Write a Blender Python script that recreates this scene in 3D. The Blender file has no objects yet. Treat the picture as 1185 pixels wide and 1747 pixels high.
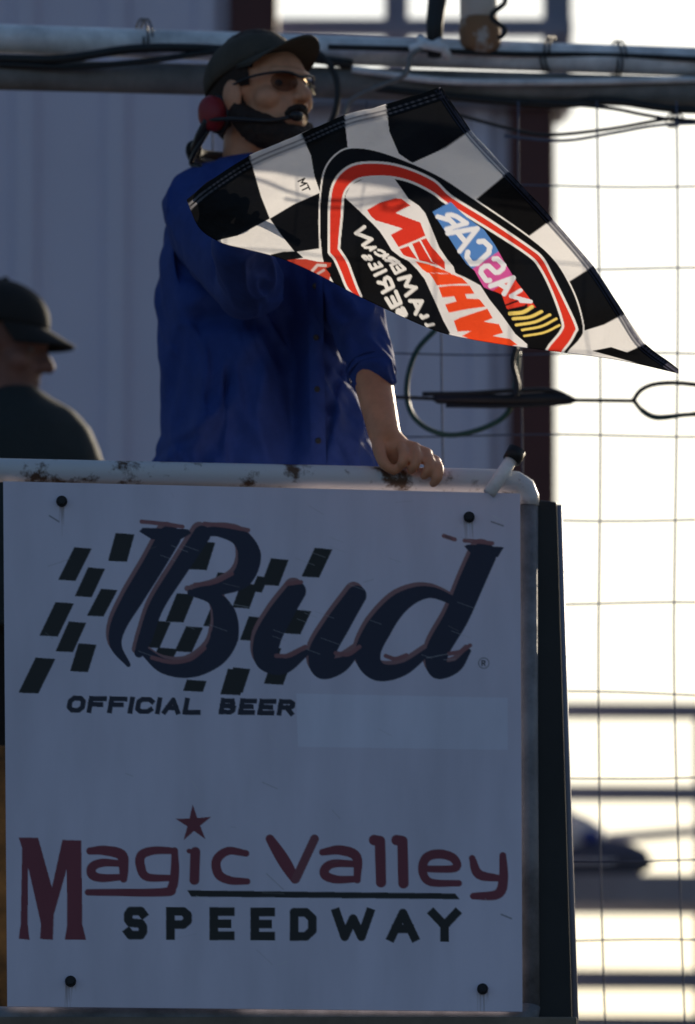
import bpy, bmesh, math, random
import numpy as np
from mathutils import Vector, Matrix, noise, Quaternion

# ---------------------------------------------------------------- camera, sky, sun, exposure
SC = bpy.context.scene
COL = SC.collection
PITCH = math.radians(7.0); DIST = 20.0; UNIT = 0.0011           # looking up a little; 1.1 mm for each photograph pixel at the flag stand
AIM = Vector((0, 0, 4.0))
FWD = Vector((0, math.cos(PITCH), math.sin(PITCH))); UP = Vector((0, -math.sin(PITCH), math.cos(PITCH)))
EYE = AIM-FWD*DIST
cd = bpy.data.cameras.new('camera'); cam = bpy.data.objects.new('camera', cd); COL.objects.link(cam)
cam.location = EYE; cam.rotation_euler = (math.pi/2+PITCH, 0, 0)
cd.sensor_fit = 'VERTICAL'; cd.sensor_height = 24; cd.lens = 12/(1747*UNIT/2/DIST)
cd.clip_start = .5; cd.clip_end = 4000
cd.dof.use_dof = True; cd.dof.focus_distance = DIST-.30; cd.dof.aperture_fstop = 1.8; cd.dof.aperture_blades = 9
SC.camera = cam
SUN_EL = math.radians(14.5); SUN_AZ = math.radians(24.0)         # low sun behind the stand, to the right
SDIR = Vector((math.sin(SUN_AZ)*math.cos(SUN_EL), math.cos(SUN_AZ)*math.cos(SUN_EL), math.sin(SUN_EL)))
wd = bpy.data.worlds.new('World'); SC.world = wd; wd.use_nodes = True
nt = wd.node_tree; bg = nt.nodes['Background']; sky = nt.nodes.new('ShaderNodeTexSky')
sky.sky_type = 'NISHITA'; sky.sun_disc = False; sky.sun_elevation = SUN_EL; sky.sun_rotation = SUN_AZ
sky.air_density = 1.0; sky.dust_density = 2.2; sky.ozone_density = 3.2
nt.links.new(sky.outputs[0], bg.inputs[0]); bg.inputs[1].default_value = .095
sl = bpy.data.lights.new('sun', 'SUN'); sl.energy = 4.0; sl.angle = math.radians(.5); sl.color = (1, .86, .66)
so = bpy.data.objects.new('sun', sl); COL.objects.link(so); so.rotation_euler = (-SDIR).to_track_quat('-Z', 'Y').to_euler(); so.location = SDIR*50
SC.view_settings.view_transform = 'Standard'; SC.view_settings.look = 'None'; SC.view_settings.gamma = 1; SC.view_settings.exposure = 0.18

# ---------------------------------------------------------------- helpers
def ray(px, py):
    return (FWD+Vector((1, 0, 0))*((px-592.5)*UNIT/DIST)+UP*((873.5-py)*UNIT/DIST))
def P(px, py, Y):
    """the point at distance row Y that shows at photograph pixel (px, py)"""
    d = ray(px, py); return EYE+d*((Y-EYE.y)/d.y)
TY = math.tan(math.radians(9)); SY0 = 0.0                        # the stand's front is turned: its right end lies farther back
def S(px, py, off=0.0):
    """a point on the stand's front plane, off metres behind it"""
    d = ray(px, py); t = (SY0+off+TY*EYE.x-EYE.y)/(d.y-TY*d.x); return EYE+d*t
def mm(Y): return UNIT*(Y-EYE.y)/(-EYE.y)                        # metres for a pixel at row Y

def new_mat(name, col, rough=.6, metal=0.0, var=0.0, scale=6.0, bump=0.0, bscale=40.0, spec=.4, col2=None, patch=None):
    m = bpy.data.materials.new(name); m.use_nodes = True; n = m.node_tree.nodes; l = m.node_tree.links
    b = n['Principled BSDF']; b.inputs['Roughness'].default_value = rough; b.inputs['Metallic'].default_value = metal; b.inputs['Specular IOR Level'].default_value = spec
    b.inputs['Base Color'].default_value = (*col, 1)
    tc = n.new('ShaderNodeTexCoord'); src = None
    if var or col2 or patch:
        t = n.new('ShaderNodeTexNoise'); t.inputs['Scale'].default_value = scale; t.inputs['Detail'].default_value = 8; t.inputs['Roughness'].default_value = .65
        l.new(tc.outputs['Object'], t.inputs['Vector'])
        r = n.new('ShaderNodeValToRGB'); l.new(t.outputs[0], r.inputs[0])
        c2 = col2 or tuple(c*(1-var) for c in col); c1 = col if col2 else tuple(min(1, c*(1+var*.6)) for c in col)
        r.color_ramp.elements[0].position = .35 if not patch else patch-.05; r.color_ramp.elements[1].position = .68 if not patch else patch+.04
        r.color_ramp.elements[0].color = (*c1, 1); r.color_ramp.elements[1].color = (*c2, 1)
        l.new(r.outputs[0], b.inputs['Base Color'])
    if bump:
        t2 = n.new('ShaderNodeTexNoise'); t2.inputs['Scale'].default_value = bscale; t2.inputs['Detail'].default_value = 6
        l.new(tc.outputs['Object'], t2.inputs['Vector']); bn = n.new('ShaderNodeBump'); bn.inputs['Strength'].default_value = bump; bn.inputs['Distance'].default_value = .01
        l.new(t2.outputs[0], bn.inputs['Height']); l.new(bn.outputs[0], b.inputs['Normal'])
    return m

def mesh_obj(name, v, f, m, parent=None, smooth=False):
    me = bpy.data.meshes.new(name); me.from_pydata([tuple(x) for x in v], [], [tuple(x) for x in f]); me.update()
    if smooth: me.polygons.foreach_set('use_smooth', [True]*len(me.polygons))
    if m: me.materials.append(m)
    o = bpy.data.objects.new(name, me); COL.objects.link(o)
    if parent: put(o, parent)
    return o
def put(o, parent):
    o.parent = parent; o.matrix_parent_inverse = Matrix.Translation(-Vector(parent.location))
def thing(name, label, cat, loc, group=None):
    o = bpy.data.objects.new(name, None); o.empty_display_size = .1; o.location = loc; COL.objects.link(o); tag(o, label, cat, group); return o
def tag(o, label, cat, group=None):
    o['label'] = label; o['category'] = cat
    if group: o['group'] = group
    return o
def struct(o): o['kind'] = 'structure'; return o

def tube(pts, r, n=12, cap=True):
    """round tube along points; r a number or one for each point; returns verts, faces"""
    p = [Vector(q) for q in pts]; R = [r]*len(p) if np.isscalar(r) else list(r)
    T = []
    for k in range(len(p)):
        a = p[min(k+1, len(p)-1)]-p[max(k-1, 0)]; T.append(a.normalized())
    up = Vector((0, 0, 1)) if abs(T[0].z) < .9 else Vector((0, 1, 0))
    x = T[0].cross(up).normalized(); v = []; f = []
    for k in range(len(p)):
        if k: x = (x-T[k]*x.dot(T[k])).normalized()
        y = T[k].cross(x)
        for j in range(n):
            a = 2*math.pi*j/n; v.append(p[k]+(x*math.cos(a)+y*math.sin(a))*R[k])
    for k in range(len(p)-1):
        for j in range(n):
            f.append((k*n+j, k*n+(j+1) % n, (k+1)*n+(j+1) % n, (k+1)*n+j))
    if cap:
        f.append(tuple(range(n))[::-1]); f.append(tuple((len(p)-1)*n+j for j in range(n)))
    return v, f
def box(c, s, rot=None):
    v = []
    for z in (-1, 1):
        for a, b in ((-1, -1), (1, -1), (1, 1), (-1, 1)):
            q = Vector((a*s[0]/2, b*s[1]/2, z*s[2]/2))
            if rot: q = rot@q
            v.append(q+Vector(c))
    return v, [(3, 2, 1, 0), (4, 5, 6, 7), (0, 1, 5, 4), (1, 2, 6, 5), (2, 3, 7, 6), (3, 0, 4, 7)]
def prism(front, off):
    """a convex or simple outline (points in order) pushed along off"""
    n = len(front); v = [Vector(q) for q in front]+[Vector(q)+Vector(off) for q in front]
    return v, [tuple(range(n)), tuple(range(2*n-1, n-1, -1))]+[(k, k+n, (k+1) % n+n, (k+1) % n) for k in range(n)]
def joined(*shapes):
    v = []; f = []
    for a, b in shapes:
        o = len(v); v += list(a); f += [tuple(i+o for i in q) for q in b]
    return v, f
def bevel(o, w, seg=2):
    m = o.modifiers.new('bevel', 'BEVEL'); m.width = w; m.segments = seg; m.limit_method = 'ANGLE'; return o
def vspline(pts, n=8):
    return [Vector(q) for q in spline([tuple(p) for p in pts], n)]
def ellipsoid(c, r, rot=None, nu=20, nv=12):
    v = []; f = []
    for i in range(nv+1):
        a = math.pi*i/nv
        for j in range(nu):
            b = 2*math.pi*j/nu; q = Vector((r[0]*math.sin(a)*math.cos(b), r[1]*math.sin(a)*math.sin(b), r[2]*math.cos(a)))
            if rot: q = rot@q
            v.append(q+Vector(c))
    for i in range(nv):
        for j in range(nu): f.append((i*nu+j, (i+1)*nu+j, (i+1)*nu+(j+1) % nu, i*nu+(j+1) % nu))
    return v, f
def limb(pts, rad, n=16, sub=5):
    """tapered limb with rounded ends through the joints"""
    p = vspline(pts, sub) if len(pts) > 2 else [Vector(pts[0]).lerp(Vector(pts[1]), t) for t in np.linspace(0, 1, sub+1)]
    R = list(np.interp(np.linspace(0, 1, len(p)), np.linspace(0, 1, len(rad)), rad))
    a = (p[0]-p[1]).normalized(); b = (p[-1]-p[-2]).normalized()
    hp = [p[0]+a*R[0]*c for c in (.98, .8, .45)]; hr = [R[0]*c for c in (.2, .6, .89)]
    tp = [p[-1]+b*R[-1]*c for c in (.45, .8, .98)]; tr = [R[-1]*c for c in (.89, .6, .2)]
    return tube(hp+p+tp, hr+R+tr, n)
def loft(rings, n=40):
    """closed surface through elliptic rings: (centre, axis a, axis b)"""
    v = []; f = []
    for c, a, b in rings:
        for j in range(n):
            t = 2*math.pi*j/n; v.append(Vector(c)+Vector(a)*math.cos(t)+Vector(b)*math.sin(t))
    for k in range(len(rings)-1):
        for j in range(n): f.append((k*n+j, k*n+(j+1) % n, (k+1)*n+(j+1) % n, (k+1)*n+j))
    f.append(tuple(range(n))[::-1]); f.append(tuple((len(rings)-1)*n+j for j in range(n)))
    return v, f
def blob(name, shapes, voxel, m, parent=None, smooth=6, fac=.5, edit=None):
    """one continuous surface out of overlapping shapes"""
    v, f = joined(*shapes); o = mesh_obj(name, v, f, None)
    r = o.modifiers.new('r', 'REMESH'); r.mode = 'VOXEL'; r.voxel_size = voxel; r.use_smooth_shade = True
    if smooth: q = o.modifiers.new('s', 'SMOOTH'); q.iterations = smooth; q.factor = fac
    me = bpy.data.meshes.new_from_object(o.evaluated_get(bpy.context.evaluated_depsgraph_get()))
    old = o.data; o.modifiers.clear(); o.data = me; bpy.data.meshes.remove(old)
    if edit:
        co = np.empty(len(me.vertices)*3, np.float32); me.vertices.foreach_get('co', co); co = co.reshape(-1, 3)
        me.vertices.foreach_set('co', edit(co).astype(np.float32).ravel()); me.update()
    me.polygons.foreach_set('use_smooth', [True]*len(me.polygons)); me.materials.clear(); me.materials.append(m); me.name = name
    if parent: put(o, parent)
    return o
def grid_mesh(name, XYZ, colors, m, parent=None):
    """a fine sheet (rows x columns of points) that carries a print as point colours"""
    h, w = XYZ.shape[:2]; me = bpy.data.meshes.new(name)
    idx = np.arange(h*w).reshape(h, w); q = np.stack([idx[:-1, :-1], idx[1:, :-1], idx[1:, 1:], idx[:-1, 1:]], -1).reshape(-1, 4)
    me.vertices.add(h*w); me.vertices.foreach_set('co', XYZ.astype(np.float32).ravel())
    me.loops.add(q.size); me.loops.foreach_set('vertex_index', q.astype(np.int32).ravel())
    me.polygons.add(len(q)); me.polygons.foreach_set('loop_start', np.arange(0, q.size, 4, dtype=np.int32)); me.polygons.foreach_set('loop_total', np.full(len(q), 4, np.int32))
    me.update(calc_edges=True); me.polygons.foreach_set('use_smooth', [True]*len(q))
    ca = me.color_attributes.new('print', 'FLOAT_COLOR', 'POINT'); c = np.ones((h*w, 4), np.float32); c[:, :3] = colors.reshape(-1, 3); ca.data.foreach_set('color', c.ravel())
    me.materials.append(m); o = bpy.data.objects.new(name, me); COL.objects.link(o)
    if parent: put(o, parent)
    return o
# ---------------------------------------------------------------- flat print
# A small painter: polygons and strokes are painted into an array that colours
# the vertices of the printed sign board and of the printed cloth.
class Canvas:
    def __init__(s, x0, y0, x1, y1, res, base):
        s.x0, s.y0, s.res = x0, y0, res
        s.w, s.h = int((x1-x0)*res)+1, int((y1-y0)*res)+1
        s.a = np.empty((s.h, s.w, 3), np.float32); s.a[:] = base
    def _win(s, xa, ya, xb, yb):
        i0 = max(0, int((xa-s.x0)*s.res)-2); i1 = min(s.w, int((xb-s.x0)*s.res)+3)
        j0 = max(0, int((ya-s.y0)*s.res)-2); j1 = min(s.h, int((yb-s.y0)*s.res)+3)
        if i1 <= i0 or j1 <= j0: return None
        X, Y = np.meshgrid(np.arange(i0, i1)/s.res+s.x0, np.arange(j0, j1)/s.res+s.y0)
        return i0, i1, j0, j1, X, Y
    def _mix(s, win, m, col, alpha):
        i0, i1, j0, j1 = win[:4]
        m = (np.clip(m, 0, 1)*alpha)[..., None]
        c = col(win[4], win[5]) if callable(col) else np.array(col, np.float32)
        s.a[j0:j1, i0:i1] = s.a[j0:j1, i0:i1]*(1-m)+c*m
    def poly(s, pts, col, alpha=1.0):
        p = np.array(pts, float)
        win = s._win(p[:, 0].min(), p[:, 1].min(), p[:, 0].max(), p[:, 1].max())
        if win is None: return
        X, Y = win[4], win[5]
        acc = np.zeros(X.shape)
        for ox, oy in ((-.25, -.25), (.25, -.25), (-.25, .25), (.25, .25)):
            ins = np.zeros(X.shape, bool); xx = X+ox/s.res; yy = Y+oy/s.res
            for k in range(len(p)):
                xa, ya = p[k]; xb, yb = p[k-1]
                if ya == yb: continue
                ins ^= ((ya > yy) != (yb > yy)) & (xx < (xb-xa)*(yy-ya)/(yb-ya)+xa)
            acc += ins
        s._mix(win, acc/4, col, alpha)
    def stroke(s, pts, w, col, alpha=1.0):
        """polyline of width w (a number, or one number for each point)"""
        p = np.array(pts, float); n = len(p)
        ws = np.full(n, w, float) if np.isscalar(w) else np.array(w, float)
        m = ws.max()/2+1/s.res
        win = s._win(p[:, 0].min()-m, p[:, 1].min()-m, p[:, 0].max()+m, p[:, 1].max()+m)
        if win is None: return
        X, Y = win[4], win[5]; best = np.full(X.shape, 1e9)
        for k in range(n-1):
            ax, ay = p[k]; dx, dy = p[k+1]-p[k]; L = dx*dx+dy*dy+1e-12
            t = np.clip(((X-ax)*dx+(Y-ay)*dy)/L, 0, 1)
            d = np.hypot(X-ax-t*dx, Y-ay-t*dy)-(ws[k]+(ws[k+1]-ws[k])*t)/2
            best = np.minimum(best, d)
        s._mix(win, 0.5-best*s.res, col, alpha)
    def block(s, pts, w, col, alpha=1.0):
        """like stroke, but with square ends and corners"""
        p = np.array(pts, float); n = len(p)-1
        D = [(p[k+1]-p[k])/(np.linalg.norm(p[k+1]-p[k])+1e-9) for k in range(n)]
        hard = [True]+[abs(np.dot(D[k-1], D[k])) < .35 for k in range(1, n)]+[True]
        if n > 2 and np.allclose(p[0], p[-1]): hard[0] = hard[-1] = False
        for k in range(n):
            d = D[k]*w/2; m = np.array([-d[1], d[0]]); a = p[k]-d*hard[k]; b = p[k+1]+d*hard[k+1]
            s.poly([a+m, b+m, b-m, a-m], col, alpha)
        for k in range(n+1):
            if not hard[k]: s.stroke([p[k], p[k]+.01], w, col, alpha)
    def sample(s, x, y):
        fx = np.clip((x-s.x0)*s.res, 0, s.w-1.001); fy = np.clip((y-s.y0)*s.res, 0, s.h-1.001)
        i = fx.astype(int); j = fy.astype(int); a = (fx-i)[..., None]; b = (fy-j)[..., None]
        A = s.a
        return (A[j, i]*(1-a)+A[j, i+1]*a)*(1-b)+(A[j+1, i]*(1-a)+A[j+1, i+1]*a)*b

def spline(pts, n=10):
    """Catmull-Rom through the points"""
    p = np.array(pts, float); q = np.vstack([2*p[0]-p[1], p, 2*p[-1]-p[-2]]); out = []
    for k in range(1, len(q)-2):
        for t in np.linspace(0, 1, n, endpoint=False):
            out.append(.5*(2*q[k]+(q[k+1]-q[k-1])*t+(2*q[k-1]-5*q[k]+4*q[k+1]-q[k+2])*t*t+(3*q[k]-q[k-1]-3*q[k+1]+q[k+2])*t**3))
    out.append(q[-2]); return np.array(out)

def arc(cx, cy, rx, ry, a0, a1, n=14):
    t = np.radians(np.linspace(a0, a1, n)); return [(cx+rx*math.cos(k), cy+ry*math.sin(k)) for k in t]

# stroke capitals in a unit box, y down
GLYPH = {
 'A': [[(0, 1), (.5, 0), (1, 1)], [(.2, .66), (.8, .66)]],
 'B': [[(0, 0), (0, 1)], [(0, 0), (.75, .03), (.85, .25), (.7, .47), (0, .48)], [(.6, .48), (.95, .6), (.95, .85), (.75, 1), (0, 1)]],
 'C': [[(1, .16), (.8, 0), (.25, 0), (0, .2), (0, .8), (.25, 1), (.8, 1), (1, .84)]],
 'D': [[(0, 0), (0, 1), (.65, 1), (1, .75), (1, .25), (.65, 0), (0, 0)]],
 'E': [[(1, 0), (0, 0), (0, 1), (1, 1)], [(0, .5), (.8, .5)]],
 'F': [[(1, 0), (0, 0), (0, 1)], [(0, .48), (.8, .48)]],
 'H': [[(0, 0), (0, 1)], [(1, 0), (1, 1)], [(0, .5), (1, .5)]],
 'I': [[(.5, 0), (.5, 1)]],
 'L': [[(0, 0), (0, 1), (1, 1)]],
 'M': [[(0, 1), (0, 0), (.5, .7), (1, 0), (1, 1)]],
 'N': [[(0, 1), (0, 0), (1, 1), (1, 0)]],
 'O': [[(.25, 0), (.75, 0), (1, .25), (1, .75), (.75, 1), (.25, 1), (0, .75), (0, .25), (.25, 0)]],
 'P': [[(0, 1), (0, 0), (.75, 0), (1, .15), (1, .4), (.75, .55), (0, .55)]],
 'R': [[(0, 1), (0, 0), (.75, 0), (1, .15), (1, .38), (.75, .52), (0, .52)], [(.55, .52), (1, 1)]],
 'S': [[(1, .12), (.85, 0), (.15, 0), (0, .14), (0, .36), (.15, .48), (.85, .52), (1, .66), (1, .86), (.85, 1), (.15, 1), (0, .88)]],
 'T': [[(0, 0), (1, 0)], [(.5, 0), (.5, 1)]],
 'W': [[(0, 0), (.25, 1), (.5, .25), (.75, 1), (1, 0)]],
 'Y': [[(0, 0), (.5, .5), (1, 0)], [(.5, .5), (.5, 1)]],
 '-': [[(.1, .5), (.9, .5)]],
}

def word(cv, text, place, cw, gap, h, wd, col, slant=0.0, sq=True):
    """place(x, y) turns text coordinates (x right, y down, both from the top left) into canvas coordinates"""
    x = 0.0
    for ch in text:
        g = GLYPH.get(ch); k = cw*(.25 if ch == 'I' else .5 if ch == '-' else 1.25 if ch in 'MW' else 1)
        if g:
            for line in g:
                pts = [place(x+wd/2+px*max(k-wd, 1e-4)+slant*(1-py)*h, wd/2+py*(h-wd)) for px, py in line]
                (cv.block if sq else cv.stroke)(pts, wd, col)
        x += k+gap if ch != ' ' else cw*.6
    return x

# ---- the board under the rail: painted in photograph-sized units (1 unit = 1.1 mm)
PAINT = (.79, .735, .87); NAVY = (.010, .014, .05); RED = (.24, .040, .065); INK = (.012, .012, .014)
def board_art():
    cv = Canvas(-6, 806, 904, 1740, 1.0, PAINT)
    rnd = np.random.RandomState(4)
    z1 = lambda pts: [(x/2.469, 770+y/2.469) for x, y in pts]
    z2 = lambda pts: [(400+x/2.116, 770+y/2.116) for x, y in pts]
    z3 = lambda pts: [(x/2.469, 1350+y/2.469) for x, y in pts]
    z4 = lambda pts: [(420+x/2.194, 1350+y/2.194) for x, y in pts]
    # chequered pattern behind the script
    def chk(cx, cy, w, h, sk, f):
        P = [(cx-w/2+sk, cy-h/2), (cx+w/2+sk, cy-h/2+6), (cx+w/2-sk, cy+h/2), (cx-w/2-sk, cy+h/2-4)]
        cv.poly(f(P), INK)
    for c in ((510, 405, 80, 122, 16), (315, 475, 74, 142, 34), (378, 552, 72, 126, 28), (430, 638, 70, 118, 30), (238, 708, 78, 146, 34),
              (298, 782, 74, 130, 28), (350, 870, 76, 122, 18), (155, 945, 84, 152, 36), (850, 440, 76, 122, 18), (758, 660, 76, 124, 24), (690, 560, 60, 90, 20),
              (662, 772, 66, 116, 24), (795, 792, 72, 110, 24), (690, 862, 84, 70, 18), (820, 988, 84, 52, 8), (985, 972, 84, 112, 16), (930, 560, 66, 100, 20), (905, 690, 60, 100, 20)):
        chk(*c, z1)
    for c in ((297, 402, 64, 108, 24), (145, 436, 64, 100, 18), (38, 522, 62, 92, 16), (90, 480, 40, 60, 12), (228, 616, 58, 90, 20), (148, 818, 70, 50, 8), (12, 826, 62, 92, 14), (130, 745, 50, 80, 14), (60, 640, 50, 90, 16)):
        chk(*c, z2)
    # script word: red edge first, navy on top, then thin pale scratches
    def script(f, pts, w, red=True, off=(-5, -7)):
        P = spline(f(pts), 8); n = len(P)
        ws = np.interp(np.linspace(0, 1, n), np.linspace(0, 1, len(w)), w)
        if red: cv.stroke(P+np.array(off), ws*.96, (.34, .17, .18))
        return P, ws
    B = [script(z1, [(712, 362), (645, 480), (560, 620), (498, 735), (488, 820), (540, 900)], [40, 37, 35, 28, 20, 8]),
         script(z1, [(850, 350), (760, 490), (660, 650), (610, 790), (585, 850)], [30, 28, 26, 24, 16]),
         script(z1, [(840, 345), (920, 338), (1010, 365), (1050, 440), (1020, 530), (930, 575), (820, 592)], [14, 18, 30, 40, 36, 24, 12]),
         script(z1, [(800, 595), (900, 620), (945, 690), (945, 780), (900, 860), (800, 915), (690, 905), (610, 845)], [10, 24, 40, 48, 42, 32, 26, 16])]
    U = [script(z2, [(222, 505), (165, 590), (118, 680), (118, 750), (180, 775), (262, 725)], [34, 42, 46, 42, 26, 10]),
         script(z2, [(440, 520), (375, 620), (318, 720), (320, 780), (385, 770), (448, 715)], [34, 42, 46, 40, 26, 10]),
         script(z2, [(805, 545), (700, 508), (600, 545), (520, 640), (480, 735), (520, 795), (610, 785), (700, 720)], [14, 20, 34, 44, 44, 32, 22, 12]),
         script(z2, [(898, 375), (856, 470), (800, 600), (735, 715), (735, 785), (800, 775), (845, 720)], [44, 44, 42, 40, 34, 20, 8])]
    for P, w in B+U: cv.stroke(P, w, NAVY)
    cv.poly(z1([(585, 338), (600, 322), (790, 328), (806, 345), (760, 372), (640, 372)]), NAVY)
    cv.poly(z2([(828, 342), (842, 336), (972, 346), (950, 382), (862, 378)]), NAVY)
    for f, a in ((z1, [(595, 296), (690, 306), (768, 318)]), (z1, [(860, 305), (950, 314), (1045, 332)]), (z1, [(820, 562), (900, 552), (975, 516)]),
                 (z1, [(640, 870), (720, 888), (800, 876), (860, 830)]), (z2, [(150, 738), (200, 736), (255, 705)]), (z2, [(365, 728), (410, 732), (450, 705)]),
                 (z2, [(545, 738), (580, 748), (620, 735)]), (z2, [(775, 730), (815, 722), (850, 700)]), (z2, [(190, 478), (240, 472)]), (z2, [(755, 305), (795, 318)]),
                 (z2, [(830, 322), (885, 326), (930, 332)])):
        cv.stroke(spline(f(a), 6), [7]*(6*(len(a)-1)+1), (.33, .13, .14))
    for k in range(26):
        x = rnd.uniform(210, 800); y = rnd.uniform(915, 1120); L = rnd.uniform(14, 34)
        cv.stroke([(x, y), (x+L, y+L*.36)], .9, (.5, .5, .52), .45)
    cv.stroke(arc(825, 1131, 9, 9, 0, 360), 1.6, INK, .7); word(cv, 'R', lambda x, y: (821+x, 1126+y), 7, 0, 10, 1.8, INK)
    # small caps line
    lin = lambda x, y: (112+x-.18*(y-28), 1187+y+x*.018)
    n = word(cv, 'OFFICIAL', lin, 31, 4, 29, 8.5, (.018, .020, .045), .0)
    lin2 = lambda x, y: (372+x-.18*(y-28), 1191+y+x*.018)
    word(cv, 'BEER', lin2, 29, 4, 28, 8.5, (.018, .020, .045), .0)
    # a stuck-on patch, slightly paler and bluer than the board
    cv.poly([(505, 1183), (866, 1190), (866, 1279), (508, 1274)], (.86, .84, .99), 1)
    # speedway lettering
    M = [[(78, 195), (160, 196), (218, 405), (262, 205), (342, 208), (346, 560), (362, 626), (272, 626), (282, 560), (280, 330), (226, 520), (222, 626), (168, 622), (172, 560), (118, 320), (116, 560), (124, 626), (78, 622), (86, 560), (92, 240)]]
    for p in M: cv.poly(z3(p), RED)
    def ln(f, pts, w, col=RED):
        q = spline(f(pts), 6); t = np.linspace(0, 1, len(q)); cv.stroke(q, w*(.74+.34*np.sin(math.pi*t)), col)
    ln(z3, [(378, 252), (440, 250), (510, 268), (520, 320), (520, 370)], 17); ln(z3, [(515, 305), (430, 302), (388, 320), (388, 352), (430, 366), (515, 362)], 15)
    ln(z3, [(735, 252), (650, 250), (595, 270), (592, 320), (620, 362), (720, 366)], 15); ln(z3, [(735, 250), (736, 330), (724, 405), (680, 426), (370, 426)], 15)
    cv.stroke(z3([(795, 252), (822, 256)]), 8, RED); cv.stroke(z3([(822, 256), (818, 374)]), 17, RED)
    ln(z3, [(1036, 262), (960, 252), (912, 290), (920, 350), (970, 376), (1040, 380)], 15)
    c = (815/2.469, 1350+138/2.469); cv.poly([(c[0]+r*math.cos(t), c[1]+r*math.sin(t)*1.05) for t, r in [(math.radians(-93+36*k), 32 if k % 2 == 0 else 11.5) for k in range(10)]], RED)
    ln(z4, [(88, 178), (140, 260), (182, 330)], 20); cv.stroke(z4([(185, 328), (255, 178)]), 15, (.25, .07, .09))
    ln(z4, [(285, 228), (350, 220), (412, 245), (415, 332)], 16); ln(z4, [(412, 272), (330, 270), (296, 288), (296, 315), (340, 330), (412, 328)], 15)
    cv.stroke(z4([(478, 182), (500, 186), (504, 340)]), 18, RED); cv.stroke(z4([(562, 182), (584, 186), (588, 344)]), 18, RED)
    ln(z4, [(660, 290), (780, 288), (775, 250), (720, 234), (672, 250), (660, 300), (690, 340), (795, 344)], 15)
    ln(z4, [(845, 250), (870, 310), (950, 326)], 15); ln(z4, [(960, 240), (962, 330), (940, 385), (850, 392)], 16)
    cv.poly([(319, 1519), (776, 1524), (784, 1534), (326, 1530)], INK)
    X = {'S': (211, 40), 'P': (283, 44), 'E': (357, 43), 'e': (427, 42), 'D': (494, 46), 'W': (566, 72), 'A': (660, 54), 'Y': (731, 54)}
    for k, (x, w) in X.items():
        word(cv, k.upper(), lambda a, b, x=x: (x+a, 1547+b+(x-211)*.007), w/(1.25 if k == 'W' else 1), 0, 56, 15, INK)
    for bx, by in ((105, 855), (800, 882), (120, 1674), (823, 1687)):
        for k in range(7):
            x = bx+rnd.uniform(-9, 9); cv.stroke([(x, by+6), (x+rnd.uniform(-3, 3), by+rnd.uniform(18, 60))], [3.0, .6], (.20, .13, .09), rnd.uniform(.15, .4))
    for k in range(40):
        x = rnd.uniform(10, 880); y = rnd.uniform(830, 1700); L = rnd.uniform(6, 40); t = rnd.uniform(-.5, 1.2)
        cv.stroke([(x, y), (x+L*math.cos(t), y+L*math.sin(t))], rnd.uniform(.8, 1.8), (.30, .28, .28) if k % 2 else (.86, .85, .86), rnd.uniform(.15, .45))
    # scuffs and runs with their own shape
    for a, b in (((84, 880), (100, 890)), ((838, 890), (858, 897)), ((855, 1560), (872, 1567)), ((760, 915), (770, 920))):
        cv.stroke([a, b], 2.4, (.06, .06, .07), .7)
    return cv

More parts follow.
